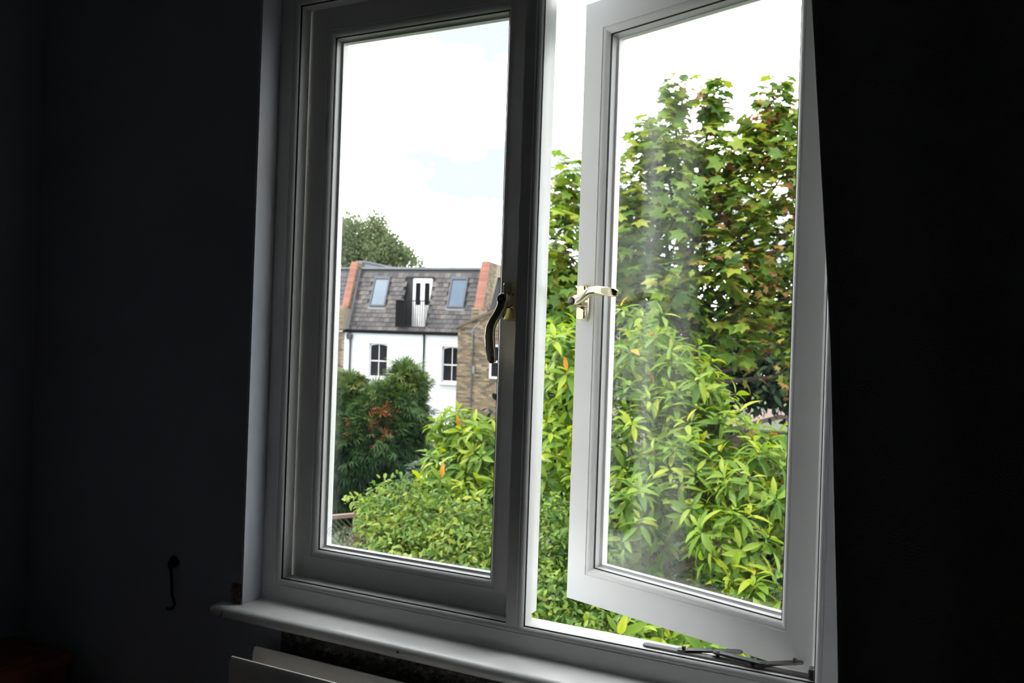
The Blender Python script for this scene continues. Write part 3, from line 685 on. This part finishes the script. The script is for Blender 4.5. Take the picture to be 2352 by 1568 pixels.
MB().box(-7, -0.13, 1.1, 6, 0.8, ZR).build('attic_mass', DARKRM, lh)
roof_window(lh, SKY3)
MB().box(-7.0, -0.02, -0.10, 0.03, 0.74, 0.82).build('fascia', HTRIM, lh)
MB().tube([(-0.42, -0.10, 0.80), (-0.42, -0.08, 0.5), (-0.42, -0.08, GZ)], 0.05, 10).build('drainpipe', PIPEG, lh, smooth=50)

# neighbour on the right: brick gable wing reaching towards us
rh = house_root('terraced_house', 'yellow stock brick gable wing to the right of the white house')
GX0, GX1, GY = 6.62, 11.6, -3.0
GXC = (GX0+GX1)/2; GZ1 = 1.05; GZ2 = GZ1+(GXC-GX0)*0.43
gw = MB().prism([(GX0, GZ), (GX1, GZ), (GX1, GZ1), (GXC, GZ2), (GX0, GZ1)], 'y', GY, 0.2).build('wall', MORTAR, rh)
sp = []
for k in range(95):
    z = GZ2-0.1-k*0.075
    if z < GZ+0.02: break
    x = GX0+0.005-(0.11 if k % 2 else 0)
    while x < GX1-0.02:
        top = GZ1+(min(x, GX1-0.225-(x-GX0))-GX0)*0.43 if False else GZ1+(GXC-GX0-abs(x+0.11-GXC)-0.11)*0.43
        if z+0.065 < top:
            x0 = max(x, GX0+0.005); x1 = min(x+0.215, GX1-0.005)
            if x1-x0 > 0.05: sp.append((x0, GY, z, (x1-x0)/0.215))
        x += 0.225
list(fill_pieces(gw, 'brick', 'bricks_rest', BRICK, None, sp, 300, lambda q: abs(q[0]-7.3)*1.0+max(0, abs(q[2]+0.6)-1.7)*3))
m = MB()
m.prism([(GX0-0.12, GZ1-0.10), (GX0-0.12, GZ1-0.0), (GXC, GZ2+0.09), (GX1+0.12, GZ1), (GX1+0.12, GZ1-0.10), (GXC, GZ2-0.01)], 'y', GY-0.08, 0.2)
m.build('roof', mat('tile_brown', (0.07, 0.05, 0.04), 0.85), rh)
MB().box(6.52, 12, 0.05, 6, GZ, 1.3).build('main_wall', MORTAR, rh)
MB().tube([(7.27, GY-0.05, 0.9), (7.27, GY-0.05, -2.6)], 0.022, 6).build('cable_pipe', PIPEG, rh)
MB().box(7.29, 7.38, GY-0.08, GY, -0.75, -0.45).build('meter_box', LEAD, rh)
an = MB()
an.tube([(7.27, GY-0.12, 0.2), (7.27, GY-0.12, 0.96)], 0.018, 6); an.tube([(7.0, GY-0.2, 0.90), (8.0, GY-0.2, 0.90)], 0.014, 6)
an.tube([(7.33, GY-0.3, 0.93), (7.58, GY-0.2, 1.25)], 0.016, 6); an.tube([(7.33, GY-0.3, 0.87), (7.56, GY-0.2, 0.56)], 0.016, 6)
for k in range(6): an.tube([(7.45+k*0.1, GY-0.2, 0.84), (7.45+k*0.1, GY-0.2, 0.96)], 0.008, 5)
an.build('aerial', LEAD, rh)
gwf = MB().box(7.98, 8.05, GY-0.06, GY+0.02, -0.9, 0.4).box(8.73, 8.8, GY-0.06, GY+0.02, -0.9, 0.4).box(8.05, 8.73, GY-0.06, GY+0.02, -0.9, -0.82).box(8.05, 8.73, GY-0.06, GY+0.02, 0.32, 0.4).box(8.05, 8.73, GY-0.05, GY+0.02, -0.28, -0.22).build('window', HTRIM, rh)
MB().box(8.05, 8.73, GY-0.03, GY-0.02, -0.82, -0.28).build('pane', HGLASS, gwf); MB().box(8.05, 8.73, GY-0.03, GY-0.02, -0.22, 0.32).build('pane', HGLASS, gwf)

# ================================================================== GROUND
gr = MB(); n = 24
vs = []; fs = []
for j in range(n+1):
    for i in range(n+1):
        vs.append((-60+120*i/n, 0.2+100*j/n, GZ+random.uniform(-0.03, 0.03)))
for j in range(n):
    for i in range(n): a = j*(n+1)+i; fs.append((a, a+1, a+n+2, a+n+1))
tag(gr.add(vs, fs).build('ground', GRASS), kind='structure')

# ================================================================== PLANTS
RH = np.array([math.cos(_y), math.sin(_y), 0]); FH = np.array([-math.sin(_y), math.cos(_y), 0]); ZU = np.array([0, 0, 1.0])
def unit(a): return a/np.maximum(np.linalg.norm(a, axis=-1, keepdims=True), 1e-9)

def tpl_lance(wid=0.15, bend=0.3):
    X = [0, 0.13, 0.38, 0.63, 0.84, 1.0]; W = [0.012, 0.09, wid, wid*0.92, wid*0.5, 0.0]
    v = []; f = []
    for x, w in zip(X, W):
        z = -bend*x*x
        v += [(x, w, z+0.35*w), (x, 0, z), (x, -w, z+0.35*w)]
    for i in range(len(X)-1):
        a = 3*i; f += [(a+1, a+4, a+3, a), (a+2, a+5, a+4, a+1)]
    return np.array(v), f
def tpl_maple(bend=0.25):
    pol = [(-158, .30), (-122, .50), (-100, .74), (-84, .52), (-70, .60), (-50, .98), (-30, .66), (-16, .72), (0, 1.08), (16, .72), (30, .66), (50, .98), (70, .60), (84, .52), (100, .74), (122, .50), (158, .30)]
    v = [(0, 0, 0)]
    for a, r in pol:
        a = math.radians(a); x, y = r*math.cos(a), r*math.sin(a); v.append((x, y, -bend*(x*x+0.6*y*y)+0.12*abs(y)))
    f = [(0, i, i+1) for i in range(1, len(pol))]
    v = np.array(v); v[:, 0] += 0.25; return v*0.62, f
def tpl_oval(wid=0.23, bend=0.25):
    X = [0, 0.25, 0.6, 1.0]; W = [0.02, wid, wid*0.9, 0.0]; v = []; f = []
    for x, w in zip(X, W): v += [(x, w, -bend*x*x+0.3*w), (x, 0, -bend*x*x), (x, -w, -bend*x*x+0.3*w)]
    for i in range(3): a = 3*i; f += [(a+1, a+4, a+3, a), (a+2, a+5, a+4, a+1)]
    return np.array(v), f
def tpl_spray():
    v = []; f = []
    for k, (a, l) in enumerate(((-48, .55), (-24, .85), (0, 1.0), (24, .85), (48, .55))):
        a = math.radians(a); d = np.array([math.cos(a), math.sin(a)]); p = np.array([-d[1], d[0]])*0.055; o = len(v)
        v += [(0, 0, 0), (*(d*l*0.5+p), -0.05), (*(d*l), -0.3*l), (*(d*l*0.5-p), -0.05)]; f.append((o, o+3, o+2, o+1))
    return np.array(v), f
def tpl_tiny():
    return np.array([(0, 0, 0), (0.5, 0.3, 0.05), (1, 0, -0.1), (0.5, -0.3, 0.05)]), [(0, 3, 2, 1)]

def build_leaves(plant, base, tpl, pos, dr, nrm, size, tint, m_, n_obj=300, window=None, leafname='leaf', wscale=None):
    """pos,dr,nrm (n,3); nearest leaves in view become single objects, the rest one joined 'foliage' part"""
    X = unit(dr); Zx = nrm-np.sum(nrm*X, 1, keepdims=True)*X; Zx = unit(Zx); Yx = np.cross(Zx, X)
    v = pos-CAM; dz = v@FW; px = 1176+FPX*(v@RT)/dz; py = 784-FPX*(v@UP)/dz
    inv = (px > 740) & (px < 1830) & (py > 0) & (py < 1500)
    if window is not None: inv &= (px > window[0]) & (px < window[1]) & (py > window[2]) & (py < window[3])
    # largest on screen, spread over the plant: best in each screen cell
    app = size/dz*np.where(inv, 1, 0)
    cell = (px//55).astype(int)*1000+(py//55).astype(int)
    rank = np.zeros(len(pos)); order = np.argsort(-app); seen = {}
    for i in order: c = cell[i]; seen[c] = seen.get(c, 0)+1; rank[i] = seen[c]
    key = np.where(inv, rank-app*2, 1e9)
    idx = np.argsort(key)[:n_obj] if n_obj else np.array([], int)
    idx = idx[inv[idx]]
    tv, tf = tpl
    NV = 10; edges = np.quantile(tint, np.linspace(0, 1, NV+1)); meshes = []
    if len(idx):
        for k in range(NV):
            me = bpy.data.meshes.new(leafname); q = tv.copy(); q[:, 2] *= RNG.uniform(0.5, 1.5); q[:, 1] *= RNG.uniform(0.85, 1.15)
            me.from_pydata(q.tolist(), [], tf); a = me.attributes.new('tint', 'FLOAT', 'POINT'); a.data.foreach_set('value', [float((edges[k]+edges[k+1])/2)]*len(q))
            me.polygons.foreach_set('use_smooth', [True]*len(me.polygons)); me.materials.append(m_); meshes.append(me)
        for i in idx:
            k = min(NV-1, max(0, int(np.searchsorted(edges, tint[i])-1))); o = mesh_obj(leafname, meshes[k], plant)
            M = np.eye(4); M[:3, 0] = X[i]*size[i]; M[:3, 1] = Yx[i]*size[i]; M[:3, 2] = Zx[i]*size[i]; M[:3, 3] = pos[i]-base
            o.matrix_basis = Matrix(M.tolist())
    rest = np.setdiff1d(np.arange(len(pos)), idx)
    n = len(rest); k = len(tv); R = rest
    V = pos[R][:, None, :] + size[R][:, None, None]*(X[R][:, None, :]*tv[None, :, 0:1]+Yx[R][:, None, :]*tv[None, :, 1:2]+Zx[R][:, None, :]*tv[None, :, 2:3])
    V = (V-base).reshape(-1, 3)
    sizes = [len(f) for f in tf]; loops = np.concatenate([np.array(f) for f in tf])
    me = bpy.data.meshes.new('foliage'); me.vertices.add(n*k); me.vertices.foreach_set('co', V.ravel())
    L = (loops[None, :]+(np.arange(n)*k)[:, None]).ravel(); me.loops.add(len(L)); me.loops.foreach_set('vertex_index', L.astype(np.int32))
    tot = np.tile(np.array(sizes), n); me.polygons.add(len(tot)); me.polygons.foreach_set('loop_start', np.concatenate([[0], np.cumsum(tot)[:-1]]).astype(np.int32))
    me.update(calc_edges=True); me.validate()
    a = me.attributes.new('tint', 'FLOAT', 'POINT'); a.data.foreach_set('value', np.repeat(tint[R], k).astype(np.float32))
    me.polygons.foreach_set('use_smooth', [True]*len(me.polygons)); me.materials.append(m_)
    o = mesh_obj('foliage', me, plant); o['kind'] = 'stuff'
    return o

def blob_points(blobs, rmin=0.55):
    """blobs: (px,py,D,rx_px,ry_px,rdepth_m,count) -> points, outward dirs, index"""
    P = []; O = []; I = []
    for bi, (px, py, D, rx, ry, rd, cnt) in enumerate(blobs):
        c = AT(px, py, D); s = D/FPX
        d = unit(RNG.normal(size=(cnt, 3))); r = (rmin**2+(1-rmin**2)*RNG.random(cnt))**0.5
        r *= 1+0.16*np.sin(d[:, 0]*6+bi)*np.cos(d[:, 2]*7+bi*1.7)
        off = RH*(d[:, 0:1]*rx*s)+ZU*(d[:, 2:3]*ry*s)+FH*(d[:, 1:2]*rd)
        P.append(c+off*r[:, None]); O.append(unit(RH*d[:, 0:1]/max(rx*s, .05)+ZU*d[:, 2:3]/max(ry*s, .05)+FH*d[:, 1:2]/rd)); I += [bi]*cnt
    return np.concatenate(P), np.concatenate(O), np.array(I)

def trunk_and_branches(plant, base, blobs, r0, m_, lean=0.0, twig_pts=None, twig_n=0, stems=1):
    cs = np.array([AT(b[0], b[1], b[2]) for b in blobs])
    mid = cs.mean(0); mid[2] = base[2]+(cs[:, 2].min()-base[2])*0.75
    top = cs[np.argmax(cs[:, 2])]
    for k in range(stems):
        o = RH*(k-(stems-1)/2)*0.16
        MB().tube([(0, 0, 0), tuple((mid-base)*0.5+o*0.6+RH*0.05), tuple(mid-base+o), tuple((mid*0.35+top*0.65)-base+o*1.2)], [r0, r0*0.8, r0*0.62, r0*0.12], 9).build('trunk', m_, plant, smooth=60)
    for c in cs:
        s = mid+(top-mid)*min(0.85, max(0, (c[2]-mid[2])/(max(top[2]-mid[2], 0.2))*0.6))
        q = (s+c)/2+np.array([0, 0, -0.08])*np.linalg.norm(c-s)
        MB().tube([tuple(s-base), tuple(q-base), tuple(c-base)], [r0*0.4, r0*0.28, r0*0.1], 6).build('branch', m_, plant, smooth=60)
    if twig_pts is not None and twig_n:
        tw = MB(); pts, bi = twig_pts
        for i in RNG.choice(len(pts), min(twig_n, len(pts)), replace=False):
            c = cs[bi[i]]; q = pts[i]; mdl = c*0.45+q*0.55+np.array([0, 0, -0.04])
            tw.tube([tuple(c*0.8+q*0.2-base), tuple(mdl-base), tuple(q-base)], [r0*0.07, r0*0.05, r0*0.03], 4)
        o = tw.build('twigs', TWIG, plant); o['kind'] = 'stuff'

# ---- bright shrub with whorls of lance leaves
def shrub(name, label, blobs, D0, basepx, leaf=0.125, n_obj=300, tint_shift=0.0, r0=0.06, group=None):
    base = AT(basepx, 800, D0); base[2] = GZ
    pl = tag(empty(name, tuple(base)), label, 'shrub', group)
    P, O, I = blob_points(blobs, 0.5)
    ax = unit(O*0.75+ZU*0.75+RNG.normal(size=P.shape)*0.28)
    pos = []; dr = []; nr = []; sz = []; ti = []
    young = RNG.random(len(P))
    for i in range(len(P)):
        a = ax[i]; e1 = unit(np.cross(a, ZU+0.01*RH)); e2 = np.cross(a, e1)
        n = RNG.integers(7, 11); ph = RNG.random()*6.28
        for k in range(n):
            az = ph+k*2.4; pol = math.radians(RNG.uniform(38, 66) if k < 3 else RNG.uniform(62, 108))
            d = a*math.cos(pol)+(e1*math.cos(az)+e2*math.sin(az))*math.sin(pol)
            d = d+np.array([0, 0, -0.12]); d /= np.linalg.norm(d)
            nn = a-d*(a@d); nn = nn/max(np.linalg.norm(nn), 1e-6)+RNG.normal(size=3)*0.12
            pos.append(P[i]+d*0.012-a*0.012*k*0.5); dr.append(d); nr.append(nn)
            sz.append(leaf*RNG.uniform(0.62, 1.12)*(0.8 if k < 2 else 1))
            t = 0.36+0.26*young[i]+(0.2 if k < 4 else 0.0)+RNG.normal()*0.09+tint_shift
            if RNG.random() < 0.006: t = 1.0
            else: t = min(t, 0.965)
            ti.append(max(0, t))
    pos, dr, nr, sz, ti = map(np.array, (pos, dr, nr, sz, ti))
    build_leaves(pl, base, tpl_lance(), pos, dr, nr, sz, ti, L_SHRUB, n_obj)
    trunk_and_branches(pl, base, blobs, r0, TWIG, twig_pts=(P, I), twig_n=140, stems=3)
    return pl
shrub('glossy_shrub', 'tall bright yellow-green shrub with whorled lance leaves outside the open casement', [
    (1290, 860, 5.6, 95, 165, 0.45, 75), (1265, 1060, 5.5, 90, 140, 0.45, 62),
    (1470, 800, 5.5, 85, 110, 0.4, 45), (1560, 900, 5.4, 120, 130, 0.5, 85), (1440, 1000, 5.2, 130, 140, 0.5, 85),
    (1620, 1010, 5.1, 110, 110, 0.45, 60), (1560, 1110, 4.8, 130, 120, 0.45, 70), (1700, 1110, 4.6, 110, 100, 0.4, 45),
    (1780, 1040, 4.9, 70, 85, 0.35, 24), (1440, 1180, 4.7, 110, 120, 0.4, 50), (1670, 1240, 4.2, 100, 90, 0.35, 34), (1790, 1160, 4.6, 60, 70, 0.3, 18),
    (1740, 1370, 3.9, 90, 60, 0.3, 20), (1420, 1420, 4.0, 100, 45, 0.3, 15), (1600, 1470, 3.8, 110, 50, 0.3, 18), (1890, 1100, 4.7, 80, 110, 0.35, 34), (1880, 1260, 4.4, 90, 100, 0.35, 34)], 5.2, 1520, leaf=0.122)
shrub('glossy_shrub', 'lower yellow-green shrub beside the dark conifer, behind the closed casement', [
    (1050, 985, 6.6, 70, 55, 0.35, 42), (1110, 1040, 6.3, 75, 80, 0.4, 55), (1030, 1090, 6.2, 80, 60, 0.4, 45), (1100, 1150, 6.0, 80, 70, 0.4, 45), (1000, 1140, 6.1, 60, 45, 0.3, 24)], 6.4, 1080, leaf=0.125, n_obj=200, tint_shift=-0.02, r0=0.05)

# ---- sycamore
def sycamore(name, label, blobs, D0, basepx, leaf, n_obj, r0, russet):
    base = AT(basepx, 800, D0); base[2] = GZ
    pl = tag(empty(name, tuple(base)), label, 'tree')
    P, O, I = blob_points(blobs, 0.45)
    pos = []; dr = []; nr = []; sz = []; ti = []
    for i in range(len(P)):
        b = blobs[I[i]]; px, py, _ = proj(P[i]); isr = RNG.random() < russet(px, py)
        n = RNG.integers(5, 9)+(5 if isr else 0); ph = RNG.random()*6.28; cl = RNG.random()
        for k in range(n):
            az = ph+k*2.4; h = np.array([math.cos(az), math.sin(az), 0.0])
            d = unit(h+O[i]*0.35+np.array([0, 0, RNG.uniform(-0.55, 0.15)]))
            nn = unit(ZU+O[i]*0.45-FH*0.25+RNG.normal(size=3)*0.33)
            pos.append(P[i]+h*RNG.uniform(0.02, 0.09)+np.array([0, 0, -0.05*(k-2)])); dr.append(d); nr.append(nn); sz.append(leaf*RNG.uniform(0.55, 1.15)*(0.62 if isr else 1))
            t = 0.46+0.36*cl+RNG.normal()*0.10
            if k < 2: t += 0.12
            if isr: t = RNG.uniform(0.84, 1.0) if RNG.random() < 0.6 else t
            else: t = min(t, 0.87)
            ti.append(min(1, max(0, t)))
    pos, dr, nr, sz, ti = map(np.array, (pos, dr, nr, sz, ti))
    build_leaves(pl, base, tpl_maple(), pos, dr, nr, sz, ti, L_SYC, n_obj)
    trunk_and_branches(pl, base, blobs, r0, BARK, twig_pts=(P, I), twig_n=200, stems=3)
    return pl
def rus(px, py): return float(np.clip((px-1520)/260, 0, 1)*0.55*(1 if 250 < py < 800 else 0.35)) + (0.25 if px < 1340 and 480 < py < 600 else 0)
sycamore('sycamore_tree', 'tall sycamore with lobed leaves and russet seed clusters, filling the open casement', [
    (1295, 425, 9.2, 38, 72, 0.45, 26), (1270, 560, 9.0, 85, 85, 0.7, 52), (1290, 660, 9.0, 110, 80, 0.7, 56), (1260, 760, 9.0, 80, 90, 0.6, 34),
    (1430, 440, 8.8, 62, 80, 0.6, 34), (1440, 570, 8.7, 95, 100, 0.7, 56), (1525, 345, 8.6, 60, 55, 0.5, 26), (1548, 228, 8.6, 20, 58, 0.22, 16), (1490, 300, 8.6, 34, 20, 0.25, 8),
    (1638, 232, 8.6, 22, 54, 0.22, 17), (1620, 355, 8.6, 90, 60, 0.6, 40), (1710, 350, 8.5, 70, 50, 0.5, 24), (1775, 232, 8.5, 26, 52, 0.25, 18), (1815, 280, 8.5, 34, 55, 0.35, 20), (1735, 285, 8.5, 30, 25, 0.25, 9),
    (1545, 460, 8.6, 90, 75, 0.7, 44), (1690, 460, 8.5, 100, 75, 0.7, 42), (1800, 400, 8.4, 75, 80, 0.6, 40), (1650, 600, 8.3, 115, 85, 0.7, 54), (1780, 570, 8.3, 95, 90, 0.7, 46),
    (1530, 660, 8.3, 85, 75, 0.6, 40), (1770, 720, 8.2, 95, 80, 0.6, 40), (1650, 740, 8.2, 90, 65, 0.6, 36), (1850, 760, 8.2, 70, 120, 0.6, 34), (1880, 500, 8.4, 70, 160, 0.6, 34), (1970, 400, 8.4, 80, 110, 0.6, 40), (1990, 600, 8.3, 90, 120, 0.6, 44), (1960, 790, 8.2, 80, 110, 0.6, 36)],
    8.7, 1690, 0.185, 300, 0.07, rus)

# ---- small-leaved hedge
def hedge(name, label, blobs, D0, basepx, leaf, n_obj, tint0=0.3):
    base = AT(basepx, 800, D0); base[2] = GZ
    pl = tag(empty(name, tuple(base)), label, 'hedge')
    P, O, I = blob_points(blobs, 0.6)
    n = len(P); K = 12
    pos = np.repeat(P, K, 0)+RNG.normal(size=(n*K, 3))*0.035; o = np.repeat(O, K, 0)
    dr = unit(RNG.normal(size=(n*K, 3))+o*0.5+np.array([0, 0, -0.2])); nr = unit(ZU+o*0.8-FH*0.3+RNG.normal(size=(n*K, 3))*0.45)
    sz = leaf*RNG.uniform(0.6, 1.2, n*K); cl = np.repeat(RNG.random(n), K)
    ti = np.clip(tint0-0.1+0.52*cl+RNG.normal(size=n*K)*0.13, 0, 1)
    build_leaves(pl, base, tpl_oval(), pos, dr, nr, sz, ti, L_SMALL, n_obj)
    trunk_and_branches(pl, base, blobs, 0.03, TWIG, twig_pts=(P, I), twig_n=120, stems=3)
    return pl
hedge('small_leaved_hedge', 'mid green small-leaved hedge in front of the trellis, below the closed casement', [
    (1080, 1260, 4.9, 110, 90, 0.35, 210), (960, 1270, 5.0, 110, 75, 0.35, 190), (890, 1290, 5.0, 75, 52, 0.3, 90), (900, 1200, 5.2, 70, 50, 0.25, 80), (860, 1160, 5.4, 45, 32, 0.2, 34), (930, 1135, 5.5, 50, 30, 0.2, 34),
    (1010, 1200, 5.1, 90, 60, 0.3, 110), (1120, 1350, 4.6, 110, 70, 0.3, 130), (960, 1380, 4.6, 140, 60, 0.3, 110)], 5.0, 1000, 0.044, 300, 0.50)
hedge('small_leaved_hedge', 'dense green small-leaved hedge seen low through the gap beside the mullion', [
    (1250, 1240, 4.6, 75, 90, 0.35, 190), (1260, 1370, 4.3, 85, 80, 0.3, 190), (1390, 1430, 4.1, 110, 50, 0.3, 110), (1360, 1320, 4.5, 90, 80, 0.3, 90), (1560, 1400, 4.6, 140, 90, 0.3, 120)], 4.4, 1300, 0.038, 200, 0.34)

# ---- dark conifer
def conifer(name, label, blobs, D0, basepx, leaf):
    base = AT(basepx, 800, D0); base[2] = GZ
    pl = tag(empty(name, tuple(base)), label, 'conifer')
    P, O, I = blob_points(blobs, 0.7)
    n = len(P); K = 16
    pos = np.repeat(P, K, 0)+RNG.normal(size=(n*K, 3))*0.09; o = np.repeat(O, K, 0)
    dr = unit(o+RNG.normal(size=(n*K, 3))*0.5+np.array([0, 0, -0.15])); nr = unit(ZU+RNG.normal(size=(n*K, 3))*0.35)
    sz = leaf*RNG.uniform(0.6, 1.25, n*K)
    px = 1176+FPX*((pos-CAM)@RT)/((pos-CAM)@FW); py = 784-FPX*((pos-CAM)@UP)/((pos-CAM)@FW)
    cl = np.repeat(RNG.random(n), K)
    ti = 0.25+0.4*cl+RNG.normal(size=n*K)*0.08+0.30*np.clip((980-py)/110, 0, 1)-0.25*np.clip((py-1000)/90, 0, 1)  # light painted into the tint: paler lit top, darker shaded bottom
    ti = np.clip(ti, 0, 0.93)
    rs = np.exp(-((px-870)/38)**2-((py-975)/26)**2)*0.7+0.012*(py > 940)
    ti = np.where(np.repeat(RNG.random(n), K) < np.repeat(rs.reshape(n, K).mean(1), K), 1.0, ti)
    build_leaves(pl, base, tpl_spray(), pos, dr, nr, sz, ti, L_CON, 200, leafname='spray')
    trunk_and_branches(pl, base, blobs, 0.16, BARK, stems=2)
    return pl
conifer('conifer_bush', 'dark green rounded conifer with a rust brown patch in front of the white house', [
    (860, 1020, 17, 118, 100, 1.0, 800), (790, 935, 17.3, 62, 48, 0.6, 260), (800, 893, 17.3, 28, 20, 0.3, 60), (935, 882, 17.2, 30, 34, 0.35, 150), (905, 930, 17, 58, 36, 0.5, 220), (790, 1080, 17, 110, 110, 1.0, 420), (700, 1000, 17.3, 100, 120, 1.0, 300), (900, 1110, 16.9, 70, 75, 0.8, 240)],
    17, 850, 0.23)

# ---- far tree
def fartree(name, label, blobs, D0, basepx, leaf):
    base = AT(basepx, 800, D0); base[2] = GZ
    pl = tag(empty(name, tuple(base)), label, 'tree')
    P, O, I = blob_points(blobs, 0.3)
    n = len(P); K = 34
    pos = np.repeat(P, K, 0); j = RNG.normal(size=(n*K, 3))*np.array([0.22, 0.22, 0.42]); pos = pos+j
    dr = unit(RNG.normal(size=(n*K, 3))*0.6+np.array([0, 0, -1.0])); nr = unit(RNG.normal(size=(n*K, 3))+ZU*0.5-FH*0.4)
    ti = np.clip(0.25+0.5*np.repeat(RNG.random(n), K)+RNG.normal(size=n*K)*0.12, 0, 1)
    build_leaves(pl, base, tpl_tiny(), pos, dr, nr, leaf*RNG.uniform(0.6, 1.3, n*K), ti, L_FAR, 0)
    trunk_and_branches(pl, base, blobs, 0.28, BARK)
    return pl
fartree('weeping_tree', 'feathery grey-green tree rising behind the terrace roofs', [
    (800, 545, 58, 70, 50, 2.0, 330), (760, 570, 58, 80, 60, 2.0, 260), (865, 525, 57, 28, 32, 0.9, 80), (880, 570, 57, 50, 40, 1.4, 190), (930, 590, 57, 34, 26, 1.0, 90), (830, 590, 58, 100, 40, 2.0, 260), (965, 612, 58, 12, 8, 0.5, 14)],
    58, 820, 0.15)

# ---- dark evergreens closing the view behind the sycamore
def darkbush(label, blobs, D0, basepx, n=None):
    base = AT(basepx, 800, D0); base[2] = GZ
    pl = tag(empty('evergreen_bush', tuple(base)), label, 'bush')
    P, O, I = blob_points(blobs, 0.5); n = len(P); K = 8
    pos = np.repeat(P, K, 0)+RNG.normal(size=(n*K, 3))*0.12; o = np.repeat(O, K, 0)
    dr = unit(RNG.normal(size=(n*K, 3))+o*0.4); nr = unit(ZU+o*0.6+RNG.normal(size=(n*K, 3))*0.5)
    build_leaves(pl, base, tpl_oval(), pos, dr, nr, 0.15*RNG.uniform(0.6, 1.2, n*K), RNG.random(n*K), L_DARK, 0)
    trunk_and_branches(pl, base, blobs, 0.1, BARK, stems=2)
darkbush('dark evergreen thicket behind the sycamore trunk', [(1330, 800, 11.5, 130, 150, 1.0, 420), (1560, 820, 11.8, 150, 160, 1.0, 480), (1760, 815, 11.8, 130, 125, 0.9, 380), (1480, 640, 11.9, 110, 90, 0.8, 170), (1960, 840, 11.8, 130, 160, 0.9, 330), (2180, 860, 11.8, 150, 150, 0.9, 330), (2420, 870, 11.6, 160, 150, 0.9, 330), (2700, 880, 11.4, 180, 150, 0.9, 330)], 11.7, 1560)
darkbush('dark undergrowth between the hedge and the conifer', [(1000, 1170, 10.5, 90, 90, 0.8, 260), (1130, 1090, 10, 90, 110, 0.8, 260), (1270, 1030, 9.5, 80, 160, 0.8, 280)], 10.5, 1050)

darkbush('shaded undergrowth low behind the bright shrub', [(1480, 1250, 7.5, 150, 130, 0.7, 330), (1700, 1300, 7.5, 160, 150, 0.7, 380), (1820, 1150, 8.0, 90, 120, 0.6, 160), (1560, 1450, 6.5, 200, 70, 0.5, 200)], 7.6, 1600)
# ---- trellis fence bottom left
f0, f1 = AT(700, 1188, 11.0), AT(930, 1212, 11.8)
fc = (f0+f1)/2; fl = float(np.linalg.norm((f1-f0)[:2])); fang = math.atan2(f1[1]-f0[1], f1[0]-f0[0]); ftop = f0[2]
fen = tag(empty('trellis_fence', (fc[0], fc[1], GZ), fang), 'brown diagonal lattice trellis fence at the bottom left of the garden', 'fence')
zt = ftop-GZ
MB().box(-fl/2, fl/2, -0.03, 0.03, zt-0.05, zt).build('top_rail', mat('rail_wood', (0.15, 0.105, 0.08), 0.8), fen)
MB().box(-fl/2, fl/2, -0.03, 0.03, zt-0.95, zt-0.9).build('bottom_rail', FENCEM, fen)
for x in (-fl/2, 0, fl/2): MB().box(x-0.04, x+0.04, -0.04, 0.04, 0, zt).build('post', FENCEM, fen)
for sgn in (1, -1):
    y0 = -0.012 if sgn > 0 else 0.002
    me = bpy.data.meshes.new('slat'); b = MB().prism([(-0.008, 0), (0.008, 0), (0.008+sgn*0.85, 0.85), (-0.008+sgn*0.85, 0.85)], 'y', y0, y0+0.01)
    me.from_pydata(b.v, [], b.f); me.materials.append(FENCEM)
    k = 0; x = -fl/2+(0.02 if sgn > 0 else 0.87)
    while x < fl/2-(0.87 if sgn > 0 else 0.02):
        mesh_obj('slat', me, fen, (x, 0, zt-0.9)); x += 0.075
MB().box(-fl/2, fl/2, 0.05, 0.09, 0, zt-0.9).build('board', FENCEM, fen)

# ---- white tubular frame showing through the shrub
p = [AT(985, 1080, 7.6), AT(1050, 1048, 7.2), AT(1010, 1085, 7.4), AT(1052, 1068, 7.1), AT(1232, 1064, 6.6)]
bs = p[0].copy(); bs[2] = GZ
tf_ = tag(empty('white_garden_frame', tuple(bs)), 'white tubular garden frame glimpsed between the bright shrub leaves', 'garden frame')
for a, b in ((0, 1), (2, 3), (1, 4)): MB().tube([tuple(p[a]-bs), tuple(p[b]-bs)], 0.02, 10).build('tube', TUBEW, tf_, smooth=50)
for q in (p[0], p[1], p[4]): MB().tube([(q[0]-bs[0], q[1]-bs[1], 0), tuple(q-bs)], 0.02, 8).build('leg', TUBEW, tf_, smooth=50)

# ---- small garden shed half hidden by the trees
c = AT(1790, 1005, 14.2)
sh = tag(empty('garden_shed', (c[0], c[1], GZ), 0.25), 'small brown garden shed with terracotta roof half hidden behind the bright shrub', 'shed')
zc = c[2]-GZ
SHW = mat('shed_boards', (0.11, 0.085, 0.075), 0.85); SHR = mat('shed_roof', (0.085, 0.055, 0.045), 0.85)
MB().box(-0.98, 0.98, 0.02, 1.4, 0, zc).build('body', SHW, sh)
bd = piece_mesh('board', 0.155, 0.012, zc-0.02, SHW)
for i in range(12): mesh_obj('board', bd, sh, (-0.96+i*0.16, 0.01, 0.01))
MB().prism([(-1.1, zc-0.02), (0, zc+0.32), (1.1, zc-0.02), (1.1, zc+0.05), (0, zc+0.40), (-1.1, zc+0.05)], 'y', -0.15, 1.55).build('roof', SHR, sh)
